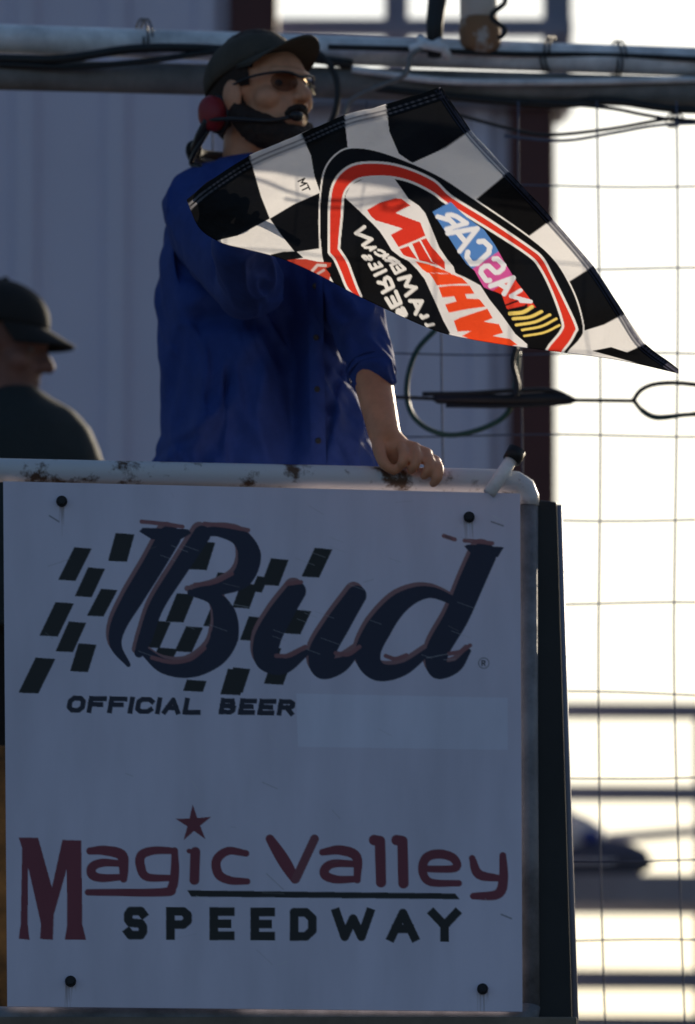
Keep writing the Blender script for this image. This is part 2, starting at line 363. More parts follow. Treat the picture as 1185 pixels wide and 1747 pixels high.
# ---- the cloth, seen from its back: print traced in the same units over the hanging cloth
CW = (.80, .79, .80); CB = (.006, .006, .007); CR = (.66, .040, .022); CO = (.84, .075, .018)
def cloth_art():
    cv = Canvas(296, 130, 1184, 660, 1.6, CW)
    F = lambda ox, oy, k: (lambda pts: [(ox+x/k, oy+y/k) for x, y in pts])
    I = lambda pts: pts
    z2 = F(300, 130, 2.693); z3 = F(700, 130, 2.443); f1 = F(580, 290, 5.925); f2 = F(680, 410, 5.386); f3 = F(720, 320, 4.9375)
    f4 = F(560, 370, 5.925); f5 = F(800, 460, 3.118); f6 = F(310, 380, 3.591)
    sp = lambda pts, n=6: spline(pts, n)
    # black squares
    cv.poly([(300, 340), (425, 264), (432, 290), (445, 335), (460, 373), (430, 389), (405, 402), (375, 409), (340, 420), (300, 400)], CB)
    cv.poly([(513, 228), (587, 190), (590, 225), (593, 252), (570, 268), (556, 286), (548, 310), (546, 329), (536, 300), (530, 265)], CB)
    cv.poly([(460, 373), (500, 349), (545, 329), (545, 380), (544, 424), (503, 430), (480, 402)], CB)
    cv.poly([(658, 176), (700, 150), (752, 140), (803, 222), (760, 252), (703, 278), (680, 262), (664, 225)], CB)
    cv.poly([(868, 293), (880, 290), (945, 372), (902, 403), (860, 375), (812, 340)], CB)
    cv.poly([(1012, 454), (1022, 450), (1068, 534), (1030, 554), (997, 564), (988, 520), (971, 480)], CB)
    cv.poly(f5([(655, 432), (755, 412), (840, 440), (930, 398), (970, 390), (1120, 470), (1150, 560), (1040, 560), (900, 500)]), CB)
    cv.poly(f6([(545, 195), (620, 178), (700, 175), (745, 215), (700, 222), (640, 235), (560, 260)]), CB)
    # big rounded emblem: pale edge, black, pale line, red ring, pale line, black
    OUT = [(575, 500), (551, 452), (545, 420), (543, 380), (545, 330), (552, 290), (570, 264), (596, 251), (640, 255), (700, 276), (755, 302), (812, 340), (902, 402), (945, 440), (971, 480), (988, 520), (997, 562), (990, 580), (975, 596), (960, 610), (900, 640), (700, 640), (600, 560)]
    cv.poly(sp(OUT), CW)
    def shrink(P, d):
        P = sp(P, 6); T = np.roll(P, -1, 0)-np.roll(P, 1, 0); N = np.stack([-T[:, 1], T[:, 0]], 1); N /= np.linalg.norm(N, axis=1)[:, None]+1e-9
        return P+N*d
    cv.poly(shrink(OUT, 2.6), CB)
    RO = f4([(330, 830), (200, 740), (120, 560), (60, 430), (10, 370), (5, 310)])+z2([(703, 640), (706, 570), (720, 500), (760, 440), (830, 402), (950, 398), (1060, 422), (1185, 478)])+z3([(170, 500), (330, 600), (500, 715), (552, 760), (590, 830), (640, 930), (690, 1040), (686, 1070), (640, 1140)])+[(900, 660), (720, 650)]
    RI = f4([(330, 800), (285, 700), (240, 580), (190, 450), (120, 340), (108, 290)])+z2([(762, 640), (768, 560), (790, 510), (840, 472), (920, 462), (1000, 466), (1090, 490), (1185, 540)])+z3([(150, 530), (330, 640), (490, 745), (540, 800), (590, 900), (632, 1020), (628, 1060), (580, 1120)])+[(880, 655), (720, 645)]
    cv.poly(RO, CR); cv.stroke(spline(RO, 4), 4.2, CW); cv.poly(RI, CB); cv.stroke(spline(RI, 4), 4.2, CW)
    # pale band
    BT = f1([(60, 240), (110, 150), (250, 85), (400, 58), (535, 72), (600, 160), (690, 290), (800, 365), (860, 435), (920, 580), (1000, 780), (1080, 900), (1145, 975), (1170, 1060)])+f2([(520, 300), (640, 355), (750, 415), (830, 540), (950, 690), (1070, 860), (1180, 955)])
    BB = f2([(1180, 1010), (400, 1010), (470, 850), (410, 740), (350, 600), (290, 470), (240, 360), (170, 270), (90, 190)])+f1([(610, 880), (520, 810), (460, 710), (400, 620), (330, 545), (180, 400), (50, 280)])
    cv.poly(BT+BB, (.76, .75, .78))
    for P in ([(272, 405), (400, 330), (560, 285), (620, 290), (710, 360), (640, 390), (560, 435), (660, 475), (810, 530), (862, 665), (740, 720), (590, 780), (512, 655), (570, 625), (630, 592), (480, 545), (360, 510), (310, 465)],
              [(600, 800), (690, 768), (782, 905), (690, 880), (640, 860)], [(728, 745), (800, 718), (920, 925), (990, 965), (800, 912)], [(815, 706), (870, 690), (920, 770), (1000, 860), (1055, 930), (1060, 1005), (935, 930)],
              ):
        cv.poly(f1(P), CR)  # upper letters of the word: shade worked into a darker red
    for P in ([(150, 190), (260, 215), (420, 275), (480, 305), (340, 300), (265, 300), (215, 265)], [(280, 300), (400, 308), (470, 305), (580, 345), (635, 400), (560, 400), (350, 415), (320, 360)],
              [(365, 430), (480, 415), (650, 415), (695, 490), (610, 495), (625, 535), (740, 540), (795, 610), (640, 630), (460, 665), (425, 590), (530, 560), (510, 515), (400, 525)],
              [(505, 740), (560, 712), (700, 665), (815, 628), (862, 715), (780, 748), (920, 770), (958, 850), (860, 880), (1020, 905), (1090, 960), (900, 990), (580, 880), (665, 832), (540, 838)]):
        cv.poly(f2(P), CO)  # lower letters of the same word: sunlit glow painted as brighter orange
    # coloured strip with pale letters
    def grad(X, Y):
        t = (X-737)*.55+(Y-350)*.83
        return np.where((t < 128)[..., None], np.array((.085, .22, .56)), np.where((t < 178)[..., None], np.array((.60, .09, .33)), np.array((.70, .045, .025)))).astype(np.float32)
    ST = [(85, 205), (240, 120), (330, 210), (400, 270), (520, 355), (610, 480), (700, 640), (800, 800), (880, 900), (960, 1010), (860, 1000), (740, 1030), (712, 1020), (690, 960), (670, 900), (520, 840), (490, 790), (440, 700), (370, 640), (300, 540), (200, 380)]
    cv.poly(f3(ST), grad)
    L = (.74, .76, .84)
    def glyph(f, ch, t0, t1, b0, b1, w, col):
        t0, t1, b0, b1 = [np.array(p, float) for p in f([t0, t1, b0, b1])]
        for line in GLYPH[ch]:
            P = []
            for x, y in line:
                q = 1-x; P.append((t0*(1-q)+t1*q)*(1-y)+(b0*(1-q)+b1*q)*y)
            cv.stroke(P, w, col)
    glyph(f3, 'R', (262, 225), (375, 300), (130, 245), (205, 350), 8, L)
    glyph(f3, 'A', (425, 330), (505, 360), (215, 385), (315, 535), 8.5, L)
    glyph(f3, 'C', (500, 435), (592, 520), (362, 565), (432, 668), 9, L)
    glyph(f3, 'S', (620, 588), (700, 665), (482, 700), (550, 798), 8.5, L)
    glyph(f3, 'A', (745, 745), (790, 775), (575, 830), (690, 895), 8.5, L)
    glyph(f3, 'N', (830, 865), (915, 960), (745, 915), (830, 955), 6.5, L)
    for k, (a, b) in enumerate((((738, 1062), (925, 1005)), ((766, 1105), (1005, 1045)), ((792, 1158), (1075, 1072)), ((842, 1200), (1130, 1105)), ((860, 1250), (1155, 1160)))):
        m = ((a[0]+b[0])/2+18, (a[1]+b[1])/2+16)
        cv.stroke(spline(f3([a, m, b]), 6), [6.4, 5.4, 4.8, 4.2, 3.8][k], (.82, .62, .16))
    cv.stroke(f3([(700, 992), (800, 955)]), 3, CB); cv.stroke(f3([(735, 1030), (860, 1003), (880, 990)]), 3.4, CB)
    # two lines of small pale capitals
    LT = (.76, .75, .76)
    for g in (('N', (245, 575), (318, 700), (160, 640), (232, 760), 6.3), ('A', (340, 765), (375, 795), (250, 785), (305, 812), 4.4), ('C', (395, 805), (465, 842), (345, 838), (415, 875), 4.4),
              ('I', (470, 848), (492, 862), (428, 885), (446, 900), 4.4), ('R', (510, 880), (592, 932), (462, 912), (512, 962), 5.0), ('E', (605, 955), (655, 1000), (525, 985), (560, 1045), 5.2)):
        glyph(f1, *g[:5], g[5], LT)
    for g in (('M', (825, 600), (885, 715), (712, 630), (785, 795), 6.4), ('A', (930, 830), (962, 875), (825, 850), (880, 980), 6.6), ('L', (990, 985), (1000, 1000), (935, 1000), (950, 1020), 6.4), ('L', (1035, 1070), (1060, 1085), (985, 1085), (1000, 1100), 5),
              ('S', (420, 392), (440, 432), (340, 395), (375, 432), 4.3), ('E', (510, 462), (540, 495), (412, 478), (440, 530), 5), ('I', (560, 530), (595, 550), (460, 580), (480, 602), 5.6),
              ('R', (612, 602), (655, 705), (505, 662), (548, 765), 6.4), ('E', (682, 755), (730, 870), (585, 825), (640, 915), 6.6), ('S', (752, 918), (790, 990), (690, 950), (720, 1010), 6.2)):
        glyph(f4, *g[:5], g[5], LT)
    # underside of the folded corner near the sleeve
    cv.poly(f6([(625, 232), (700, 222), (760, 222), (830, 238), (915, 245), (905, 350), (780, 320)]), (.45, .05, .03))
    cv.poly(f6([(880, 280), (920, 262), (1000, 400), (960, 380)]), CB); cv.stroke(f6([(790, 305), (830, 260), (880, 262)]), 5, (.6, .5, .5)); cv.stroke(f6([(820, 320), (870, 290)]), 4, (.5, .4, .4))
    # the little letters on the first pale square
    ro = np.array([.43, .90]); uo = np.array([.90, -.43]); oo = np.array([508.5, 309.5])
    for line in ([(0, 0), (0, 12), (4.5, 4), (9, 12), (9, 0)], [(12, 12), (21, 12)], [(16.5, 12), (16.5, 0)]):
        cv.stroke([oo+ro*x+uo*y for x, y in line], 2.5, CB)
    # stitched hems
    AB = sp([(318, 340), (352, 312), (425, 265), (513, 228), (587, 196), (658, 178), (752, 148)], 10)
    N = np.array([.38, .92])
    for o in (10, 17): cv.stroke(AB+N*o, 1.7, (.05, .05, .08), .85)
    rs = np.random.RandomState(2)
    for k in range(len(AB)-1):
        for t in (0, .25, .5, .75):
            p = AB[k]*(1-t)+AB[k+1]*t
            for o in (10, 17): cv.stroke([p+N*(o-1.5), p+N*(o+1.5)], .9, (.45, .45, .5), .5)
    BC = sp([(752, 148), (803, 222), (868, 293), (942, 372), (1012, 454), (1064, 534), (1098, 585), (1160, 632)], 10)
    N2 = np.array([-.8, .6])
    for o in (6, 11): cv.stroke(BC+N2*o, 1.4, (.10, .10, .16), .8)
    for k in range(len(BC)-1):
        for t in (0, .34, .67):
            p = BC[k]*(1-t)+BC[k+1]*t
            cv.stroke([p+N2*2+rs.rand(2), p+N2*7], 1.0, (.18, .18, .26), .7)
    return cv
CLOTH_TOP = [(318,340),(352,312),(425,265),(513,228),(587,196),(658,178),(752,148),(803,222),(868,293),(942,372),(1012,454),(1064,534),(1098,585),(1160,632)]
CLOTH_LOW = [(318,340),(340,388),(378,413),(420,424),(480,440),(540,466),(600,498),(660,527),(740,562),(800,577),(880,590),(960,600),(1060,614),(1158,636)]
# ---------------------------------------------------------------- end of flat print
# ---------------------------------------------------------------- materials
M_GROUND = new_mat('dirt', (.10, .092, .085), .95, var=.35, scale=.8, bump=.4, bscale=8)
M_TRACK = new_mat('asphalt', (.055, .055, .058), .9, var=.3, scale=3, bump=.3, bscale=120)
M_SIDING = new_mat('painted siding', (.67, .63, .755), .5, var=.05, scale=1.2, bump=.03, bscale=30)
M_MAROON = new_mat('maroon trim', (.085, .019, .017), .5, var=.2, scale=3)
M_GREYSTEEL = new_mat('grey painted steel', (.24, .25, .32), .5, var=.15, scale=5)
M_ALU = new_mat('aluminium plank', (.30, .31, .35), .6, metal=.2, var=.12, scale=7)
M_GALV = new_mat('galvanised pipe', (.80, .80, .84), .35, metal=.0, var=.40, scale=9, bump=.12, bscale=60)
M_PIPEDARK = new_mat('weathered pipe', (.22, .21, .20), .6, var=.4, scale=8, bump=.15, bscale=50)
M_CABLE = new_mat('black cable', (.018, .020, .022), .55, var=.3, scale=30)
M_WIRE = new_mat('steel wire', (.085, .10, .15), .8, metal=.0, var=.3, scale=20)
M_GREENCABLE = new_mat('green coated cable', (.02, .07, .055), .5, var=.3, scale=20)
M_RAIL = new_mat('chipped white paint', (.68, .67, .69), .42, scale=15, col2=(.10, .055, .032), patch=.58, bump=.15, bscale=45)
M_SHADERAIL = new_mat('weathered shade grey rail', (.24, .24, .26), .6, var=.6, scale=8, bump=.15, bscale=50)  # weathered grey; base colour also darkened for shade on side and bottom rails
M_BLACK = new_mat('black steel', (.016, .016, .018), .5, var=.3, scale=6)
M_DECK = new_mat('weathered deck board', (.20, .16, .12), .8, var=.3, scale=9, bump=.2, bscale=30)
M_BOLT = new_mat('dark bolt', (.025, .025, .03), .5, metal=.5)
M_WOOD = new_mat('yellow weathered post', (.20, .11, .035), .8, var=.85, scale=9, bump=.2)
M_SHIRT = new_mat('blue shirt cloth', (.027, .057, .235), .8, var=.12, scale=30, bump=.08, bscale=400, spec=.2)
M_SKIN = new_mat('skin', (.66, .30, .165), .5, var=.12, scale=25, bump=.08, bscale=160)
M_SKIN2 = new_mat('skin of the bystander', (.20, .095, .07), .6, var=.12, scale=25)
M_CAP = new_mat('olive cap cloth', (.066, .054, .040), .85, var=.2, scale=20, bump=.1, bscale=300)
M_DARKCLOTH = new_mat('black cloth', (.012, .013, .014), .85, var=.2, scale=20, bump=.1, bscale=200)
M_JACKET = new_mat('dark green jacket', (.018, .026, .028), .8, var=.2, scale=12, bump=.1, bscale=150)
M_TROUSER = new_mat('khaki trousers', (.13, .11, .08), .85, var=.15, scale=12)
M_BEARD = new_mat('dark beard', (.030, .017, .012), .8, var=.4, scale=120, bump=.5, bscale=260)
M_RED = new_mat('red plastic', (.27, .016, .022), .45, var=.1)
M_BLKPL = new_mat('black plastic', (.02, .02, .022), .4)
M_EYE = new_mat('eye', (.16, .13, .12), .3)
M_SHOEW = new_mat('white shoe upper', (.66, .67, .69), .6, var=.12, scale=14)
M_SHOEB = new_mat('blue shoe upper', (.085, .095, .15), .6, var=.2, scale=20)
M_SHOES = new_mat('dark shoe sole', (.05, .055, .075), .7)
M_POLE = new_mat('white pole paint', (.70, .68, .64), .5, var=.1, scale=8)
M_RUST = new_mat('rusty wrap', (.30, .16, .08), .8, scale=18, col2=(.52, .47, .42), patch=.55, bump=.4, bscale=40)

# ---------------------------------------------------------------- ground and track (below the frame)
def sheet(name, x0, y0, x1, y1, z, m):
    return struct(mesh_obj(name, [(x0, y0, z), (x1, y0, z), (x1, y1, z), (x0, y1, z)], [(0, 1, 2, 3)], m))
sheet('ground', -1500, -1500, 1500, 1500, 0, M_GROUND)
sheet('race_track', -300, -14, 300, -.9, .004, M_TRACK)

# ---------------------------------------------------------------- metal sided building behind
YB = 4.0
FLOOR = S(450, 1742).z                                              # floor level of the stand
b = thing('metal_sided_building', 'pale building clad in ribbed metal siding with dark maroon corner trims', 'building', (P(0, 0, YB).x, YB, 0))
def xw(px, Y=YB): return P(px, 873, Y).x
zlow = P(700, 178, YB).z; ztall = P(200, -900, YB).z
def siding(x0, x1, z0, z1, y):
    # one ribbed sheet: flat pans with raised ribs, folded from a profile
    prof = [(0, 0)]; w = x1-x0; nr = 3
    for k in range(nr):
        c = w*(k+.5)/nr
        prof += [(c-.034, 0), (c-.020, -.024), (c+.020, -.024), (c+.034, 0)]
    prof.append((w, 0)); n = len(prof); v = []
    for z in (z0, z1): v += [(x0+a, y+d, z) for a, d in prof]
    for z in (z0, z1): v += [(x0+a, y+d+.004, z) for a, d in prof]
    f = [(k, k+1, n+k+1, n+k) for k in range(n-1)]+[(2*n+k+1, 2*n+k, 3*n+k, 3*n+k+1) for k in range(n-1)]
    f += [(0, n, 3*n, 2*n), (n-1, 3*n-1, 4*n-1, 2*n-1)]+[(k, 2*n+k, 2*n+k+1, k+1) for k in range(n-1)]+[(n+k, n+k+1, 3*n+k+1, 3*n+k) for k in range(n-1)]
    return v, f
xa, xm, xe = xw(-620), xw(430), xw(908)
PWID = .62; k = 0; x = xm-.002
while x > xa:
    mesh_obj('siding_panel', *siding(x-PWID+.004, x, .25, ztall, YB-(.0015 if k % 2 else 0)), M_SIDING, b); x -= PWID; k += 1
x = xm+.002; k = 0
while x < xe-.02:
    w = min(PWID, xe-x); mesh_obj('siding_panel', *siding(x, x+w-.004, .25, zlow, YB-(.0015 if k % 2 else 0)), M_SIDING, b); x += w; k += 1
mesh_obj('wall_core', *joined(box(((xa+xm)/2-.1, YB+1.6, ztall/2), (xm-xa-.2, 3.1, ztall-.05)), box(((xm+xe)/2-.1, YB+1.6, zlow/2), (xe-xm+.16, 3.1, zlow-.05))), M_SIDING, b)
def trim(px0, px1, z0, z1):
    a, c = xw(px0), xw(px1); t = .03
    o = mesh_obj('corner_trim', *joined(box(((a+c)/2, YB-.032, (z0+z1)/2), (c-a, .03, z1-z0)), box((c-.012, YB+.13, (z0+z1)/2), (.024, .294, z1-z0))), M_MAROON, b); return bevel(o, .006)
trim(388, 472, zlow+.03, ztall); trim(868, 947, .0, zlow)
bevel(mesh_obj('roof_flashing', *box(((xm+xe)/2+.02, YB+.06, zlow+.012), (xe-xm+.12, .30, .05)), M_GREYSTEEL, b), .008)
bevel(mesh_obj('base_trim', *box(((xa+xe)/2, YB-.03, .12), (xe-xa, .05, .22)), M_MAROON, b), .008)

# guard rail on the lower roof
g = thing('roof_guard_rail', 'pale grey steel guard rail on the low roof, seen against white sky', 'railing', (xw(700, 4.4), 4.4, zlow+.04))
YG = 4.4
for a, c in ((656, 697), (928, 977), (400, 440)):
    bevel(mesh_obj('post', *box(((xw(a, YG)+xw(c, YG))/2, YG, zlow+.04+.6), (xw(c, YG)-xw(a, YG), .06, 1.2)), M_GREYSTEEL, g), .006)
for pa, pb in (((380, 44), (976, 64)), ((380, -330), (976, -310)), ((380, -640), (976, -620))):
    A, B = P(*pa, YG), P(*pb, YG); A.z = B.z = (A.z+B.z)/2
    bevel(mesh_obj('rail', *box(((A.x+B.x)/2, YG-.05, A.z), (B.x-A.x, .04, .040)), M_GREYSTEEL, g), .005)

# ---------------------------------------------------------------- bleacher frame far right
YL = 4.6
bl = thing('bleacher_frame', 'grey bleacher rails and a thick footboard behind the wire fence', 'bleacher', (P(1150, 1700, YL).x, YL, 0))
def bar(name, p0, p1, h, m, depth=.05, dy=0.0):
    A, B = P(p0[0], p0[1], YL+dy), P(p1[0], p1[1], YL+dy); k = h*mm(YL)/2; d = Vector((0, 0, k))
    return bevel(mesh_obj(name, *prism([A-d, B-d, B+d, A+d], (0, depth, 0)), m, bl), .004)
bar('rail', (820, 1210), (1700, 1214), 25, M_GREYSTEEL)
bar('rail', (820, 1351), (1700, 1354), 25, M_GREYSTEEL)
bar('brace', (1000, 1432), (1500, 1392), 16, M_GREYSTEEL, .04, .3)
bar('footboard', (820, 1515), (1700, 1520), 50, M_ALU, .30, -.1)
bar('rail', (820, 1669), (1700, 1673), 31, M_GREYSTEEL)
bar('footboard', (820, 1752), (1700, 1756), 40, M_ALU, .30, -.1)
for px in (1203, 1640, 830):
    c = P(px, 1400, YL+.12); zt = P(px, 1196, YL).z
    bevel(mesh_obj('post', *box((c.x, c.y, zt/2), (.05, .05, zt)), M_GREYSTEEL, bl), .005)
# shoe on the footboard
YS = YL-.02
sh = thing('sneaker', 'white and blue sneaker with dark sole on the bleacher footboard', 'shoe', P(1030, 1490, YS))
k = mm(YS)
def sp_(px, py, dy=0.0): return P(px, py, YS+dy)
blob('sole', [limb([sp_(955, 1480), sp_(1010, 1482), sp_(1070, 1480), sp_(1104, 1474)], [.050*.5, .055*.5, .055*.5, .030*.5]), limb([sp_(955, 1480, .04), sp_(1070, 1480, .05)], [.025, .026])], .006, M_SHOES, sh, 4)
blob('upper', [limb([sp_(950, 1460, .02), sp_(1010, 1458, .02), sp_(1062, 1460, .02), sp_(1090, 1464, .02)], [.044, .042, .036, .026])], .006, M_SHOEB, sh, 4)
blob('collar', [limb([sp_(948, 1440, .02), sp_(985, 1424, .02), sp_(1012, 1430, .02)], [.048, .046, .034]), limb([sp_(940, 1390, .02), sp_(975, 1408, .02)], [.035, .03])], .006, M_SHOEW, sh, 4)

mesh_obj('heel_patch', *ellipsoid(sp_(1008, 1428, -.022), (.024, .012, .016)), new_mat('blue heel patch', (.03, .06, .26), .6), sh, True)
mesh_obj('midsole_line', *tube(vspline([sp_(955, 1470, -.022), sp_(1010, 1470, -.024), sp_(1070, 1471, -.014), sp_(1098, 1472, .005)], 5), .0045, 8), M_SHOEW, sh, True)

# ---------------------------------------------------------------- catch fence behind the flag man
YF = .75
fe = thing('catch_fence', 'wire catch fence of thin square mesh behind the flag stand', 'fence', (P(900, 1700, YF).x, YF, FLOOR))
rn = random.Random(7)
for i, y in enumerate((318, 460, 603, 745, 887, 1030, 1182, 1330, 1470, 1605, 1745, 1885)):
    yl = y+rn.uniform(-2, 2)+0; pts = []
    for px in range(300, 1501, 60):
        pts.append(P(px, yl+2.2*math.sin(px*.013+i*1.7)+(10 if i == 6 else -10 if i == 7 else 0)*(px-940)/240*.5, YF+.004))
    mesh_obj('horizontal_wire', *tube(pts, .0017, 6), M_WIRE, fe, True)
for i in range(9):
    px = 359+132.2*i; pts = []
    for y in range(172, 1951, 100):
        pts.append(P(px+4*math.sin(y*.004+i)+(max(0, y-1100)*.022), y, YF-.002))
    mesh_obj('vertical_wire', *tube(pts, .0017, 6), M_WIRE, fe, True)
KN = None
for i, y in enumerate((318, 460, 603, 745, 887, 1030, 1182, 1330, 1470, 1605, 1745)):
    for j in range(2, 9):
        px = 359+132.2*j; c = P(px+4*math.sin(y*.004+j)+max(0, y-1100)*.022, y, YF)
        if KN is None:
            v, f = tube([(-.008+.016*t/8, .0035*math.cos(t*1.6), .0035*math.sin(t*1.6)) for t in range(9)], .0022, 5); KN = mesh_obj('knot', v, f, M_WIRE, fe, True); k_ = KN
        else:
            k_ = KN.copy(); COL.objects.link(k_); k_.parent = fe
        k_.location = c
# heavy pipes along the fence top
def pipe(name, label, cat, pts, r, m, Y, group=None, n=20):
    W = [P(x, y, Y+dy) for x, y, dy in pts]; v, f = tube(W, r, n)
    o = mesh_obj(name, v, f, m, None, True); tag(o, label, cat, group); return o
pipe('upper_pipe', 'upper of the two thick horizontal pipes along the fence top, pale and galvanised', 'pipe', [(-500, 50, -.1), (0, 66, 0), (592, 86, .1), (1185, 106, .2), (1700, 124, .3)], .029, M_GALV, YF-.02)
pipe('lower_pipe', 'lower of the two thick horizontal pipes along the fence top, darker and weathered', 'pipe', [(-500, 112, -.1), (0, 127, 0), (592, 142, .1), (1185, 158, .2), (1700, 172, .3)], .031, M_PIPEDARK, YF-.015)
for label, pts, r, m in (
  ('black cable sagging along the upper pipe at the left', [(-300, 92, -.06), (0, 100, -.05), (110, 100, -.05), (220, 84, -.05), (330, 82, -.04), (470, 92, .02), (600, 110, .06)], .009, M_CABLE),
  ('thin black cable crossing the pale pipe at the left', [(-300, 104, -.05), (0, 110, -.05), (120, 114, -.045), (250, 104, -.045), (350, 90, -.04), (440, 84, 0)], .006, M_CABLE),
  ('black cable running under the bright edge of the upper pipe at the right', [(560, 80, .0), (700, 84, .05), (870, 92, .09), (1040, 94, .13), (1250, 104, .15)], .0055, M_CABLE),
  ('black cable hanging below the lower pipe at the right', [(640, 150, .03), (780, 166, .08), (950, 178, .12), (1040, 172, .13), (1150, 186, .14), (1300, 190, .16)], .008, M_CABLE),
  ('grey cable stretched between the two thick pipes', [(600, 118, .04), (760, 138, .06), (960, 140, .10), (1185, 136, .15), (1400, 140, .2)], .007, M_GALV),
  ('black wire sagging under the pipes to the right edge', [(780, 196, .0), (880, 222, .0), (940, 230, .0), (1040, 220, .0), (1140, 203, 0), (1185, 206, 0), (1400, 215, 0)], .0035, M_CABLE),
  ('second thin wire crossing under the pipes at the right edge', [(900, 172, .02), (1035, 184, .02), (1100, 196, .02), (1185, 209, .02), (1400, 230, .02)], .0035, M_CABLE),
  ('pale wire sagging just under the black wire at right', [(860, 232, .0), (960, 240, 0), (1050, 226, 0), (1140, 212, 0), (1300, 208, 0)], .0030, M_WIRE),
  ('dark cable looping down beside the cap of the flag man', [(420, 82, -.03), (500, 78, -.03), (545, 92, -.03), (572, 130, -.03), (574, 180, -.03), (556, 222, -.02), (520, 250, 0)], .006, M_CABLE),
  ('grey cable arching between the pipes above the flag', [(585, 196, -.03), (600, 170, -.03), (640, 150, -.03), (690, 128, -.03), (700, 96, -.03), (720, 82, -.02)], .005, M_PIPEDARK)):
    W = vspline([P(x, y, YF+dy) for x, y, dy in pts], 6); tag(mesh_obj('cable', *tube(W, r, 8), m, None, True), label, 'cable')
# tie wires wound round the pipes
for k, (px, py, s) in enumerate(((236, 62, 1), (1045, 100, 1), (930, 92, -1), (1142, 205, 1))):
    pts = [P(px+s*9*math.cos(t)+t*1.2, py+(30 if k < 3 else 12)*math.sin(t), YF-.02+(.2*px/1185)+.042*-math.cos(t)) for t in np.linspace(0, 4*math.pi, 30)]
    tag(mesh_obj('tie_wire', *tube(pts, .0022, 6), M_CABLE, None, True), ('dark tie wire wound round the pale pipe left of the cap', 'dark tie wire wound round the pipes near the right edge', 'dark tie wire wound round the pipes right of the rusty pole', 'dark tie wire knotting two sagging wires at the right edge')[k], 'wire')
# posts that rise from the pipes
po = thing('white_pole', 'white pole with rusty wrapped foot standing up from the fence pipe', 'pole', P(815, 88, YF+.1))
mesh_obj('shaft', *tube([P(816, 34, YF+.1), P(815, -30, YF+.1), P(812, -700, YF+.1)], [.036, .036, .034], 20), M_POLE, po, True)
mesh_obj('rusty_wrap', *tube([P(818, 92, YF+.1), P(819, 78, YF+.1), P(818, 50, YF+.1), P(817, 36, YF+.1), P(817, 30, YF+.1)], [.030, .040, .041, .038, .0365], 20), M_RUST, po, True)
mesh_obj('tie', *tube([P(850+12*math.sin(t*1.7), 66-t*14, YF+.03) for t in np.linspace(0, 5, 16)], .0055, 6), M_CABLE, po, True)
dp = thing('dark_rod', 'dark slim rod clamped to the pipes left of the white pole', 'rod', P(742, 100, YF+.05))
mesh_obj('shaft', *tube([P(741, 96, YF+.03), P(741, 40, YF+.04), P(748, -20, YF+.05), P(752, -500, YF+.05)], [.014, .017, .019, .019], 14), M_BLACK, dp, True)
mesh_obj('clamp', *joined(tube([P(700, 84, YF-.01), P(726, 76, YF-.02), P(756, 82, YF-.02), P(764, 98, YF)], .010, 8), tube([P(715, 66, YF), P(735, 78, YF-.02), P(752, 70, YF)], .008, 8)), M_GALV, dp, True)
# cable sling with a loop, right of the flag man
sl_ = thing('cable_sling', 'dark steel cable sling with a looped end hooked across the fence', 'cable', P(880, 690, YF-.04))
YC = YF-.03
mesh_obj('cable', *tube([P(x, y, YC) for x, y in ((560, 676), (690, 678), (800, 683), (930, 682), (1085, 684))], .0036, 8), M_CABLE, sl_, True)
mesh_obj('sleeve', *tube([P(x, y, YC) for x, y in ((738, 680), (746, 680), (860, 682), (930, 680), (965, 681), (982, 683))], [.004, .010, .011, .013, .011, .004], 12), M_BLACK, sl_, True)
mesh_obj('strand', *tube(vspline([P(x, y, YC-.004) for x, y in ((720, 672), (800, 671), (880, 666), (940, 666), (975, 680))], 5), .0045, 8), M_CABLE, sl_, True)
mesh_obj('strand', *tube(vspline([P(x, y, YC-.004) for x, y in ((760, 692), (850, 693), (930, 690), (975, 686))], 5), .004, 8), M_CABLE, sl_, True)
mesh_obj('loop', *tube(vspline([P(x, y, YC) for x, y in ((1080, 683), (1094, 665), (1120, 655), (1165, 654), (1230, 664), (1262, 682), (1230, 702), (1165, 708), (1120, 711), (1096, 700), (1082, 685))], 6), .0042, 8), M_CABLE, sl_, True)
mesh_obj('strand', *tube(vspline([P(x, y, YC-.006) for x, y in ((1085, 690), (1100, 706), (1125, 714), (1180, 706), (1225, 700))], 5), .0035, 8), M_GREENCABLE, sl_, True)
tag(mesh_obj('hanging_cable', *tube(vspline([P(x, y, YF-.02) for x, y in ((745, 560), (712, 596), (696, 640), (694, 680), (706, 712), (735, 734), (775, 742), (830, 728), (868, 700), (880, 640), (884, 600))], 6), .0052, 8), M_GREENCABLE, None, True), 'green coated cable hanging in a wide loop below the flag', 'cable')
tag(mesh_obj('hanging_cable', *tube(vspline([P(x, y, YF-.06) for x, y in ((880, 590), (874, 620), (882, 655), (880, 676))], 6), .006, 8), M_CABLE, None, True), 'short black cable hanging down the maroon corner trim', 'cable')

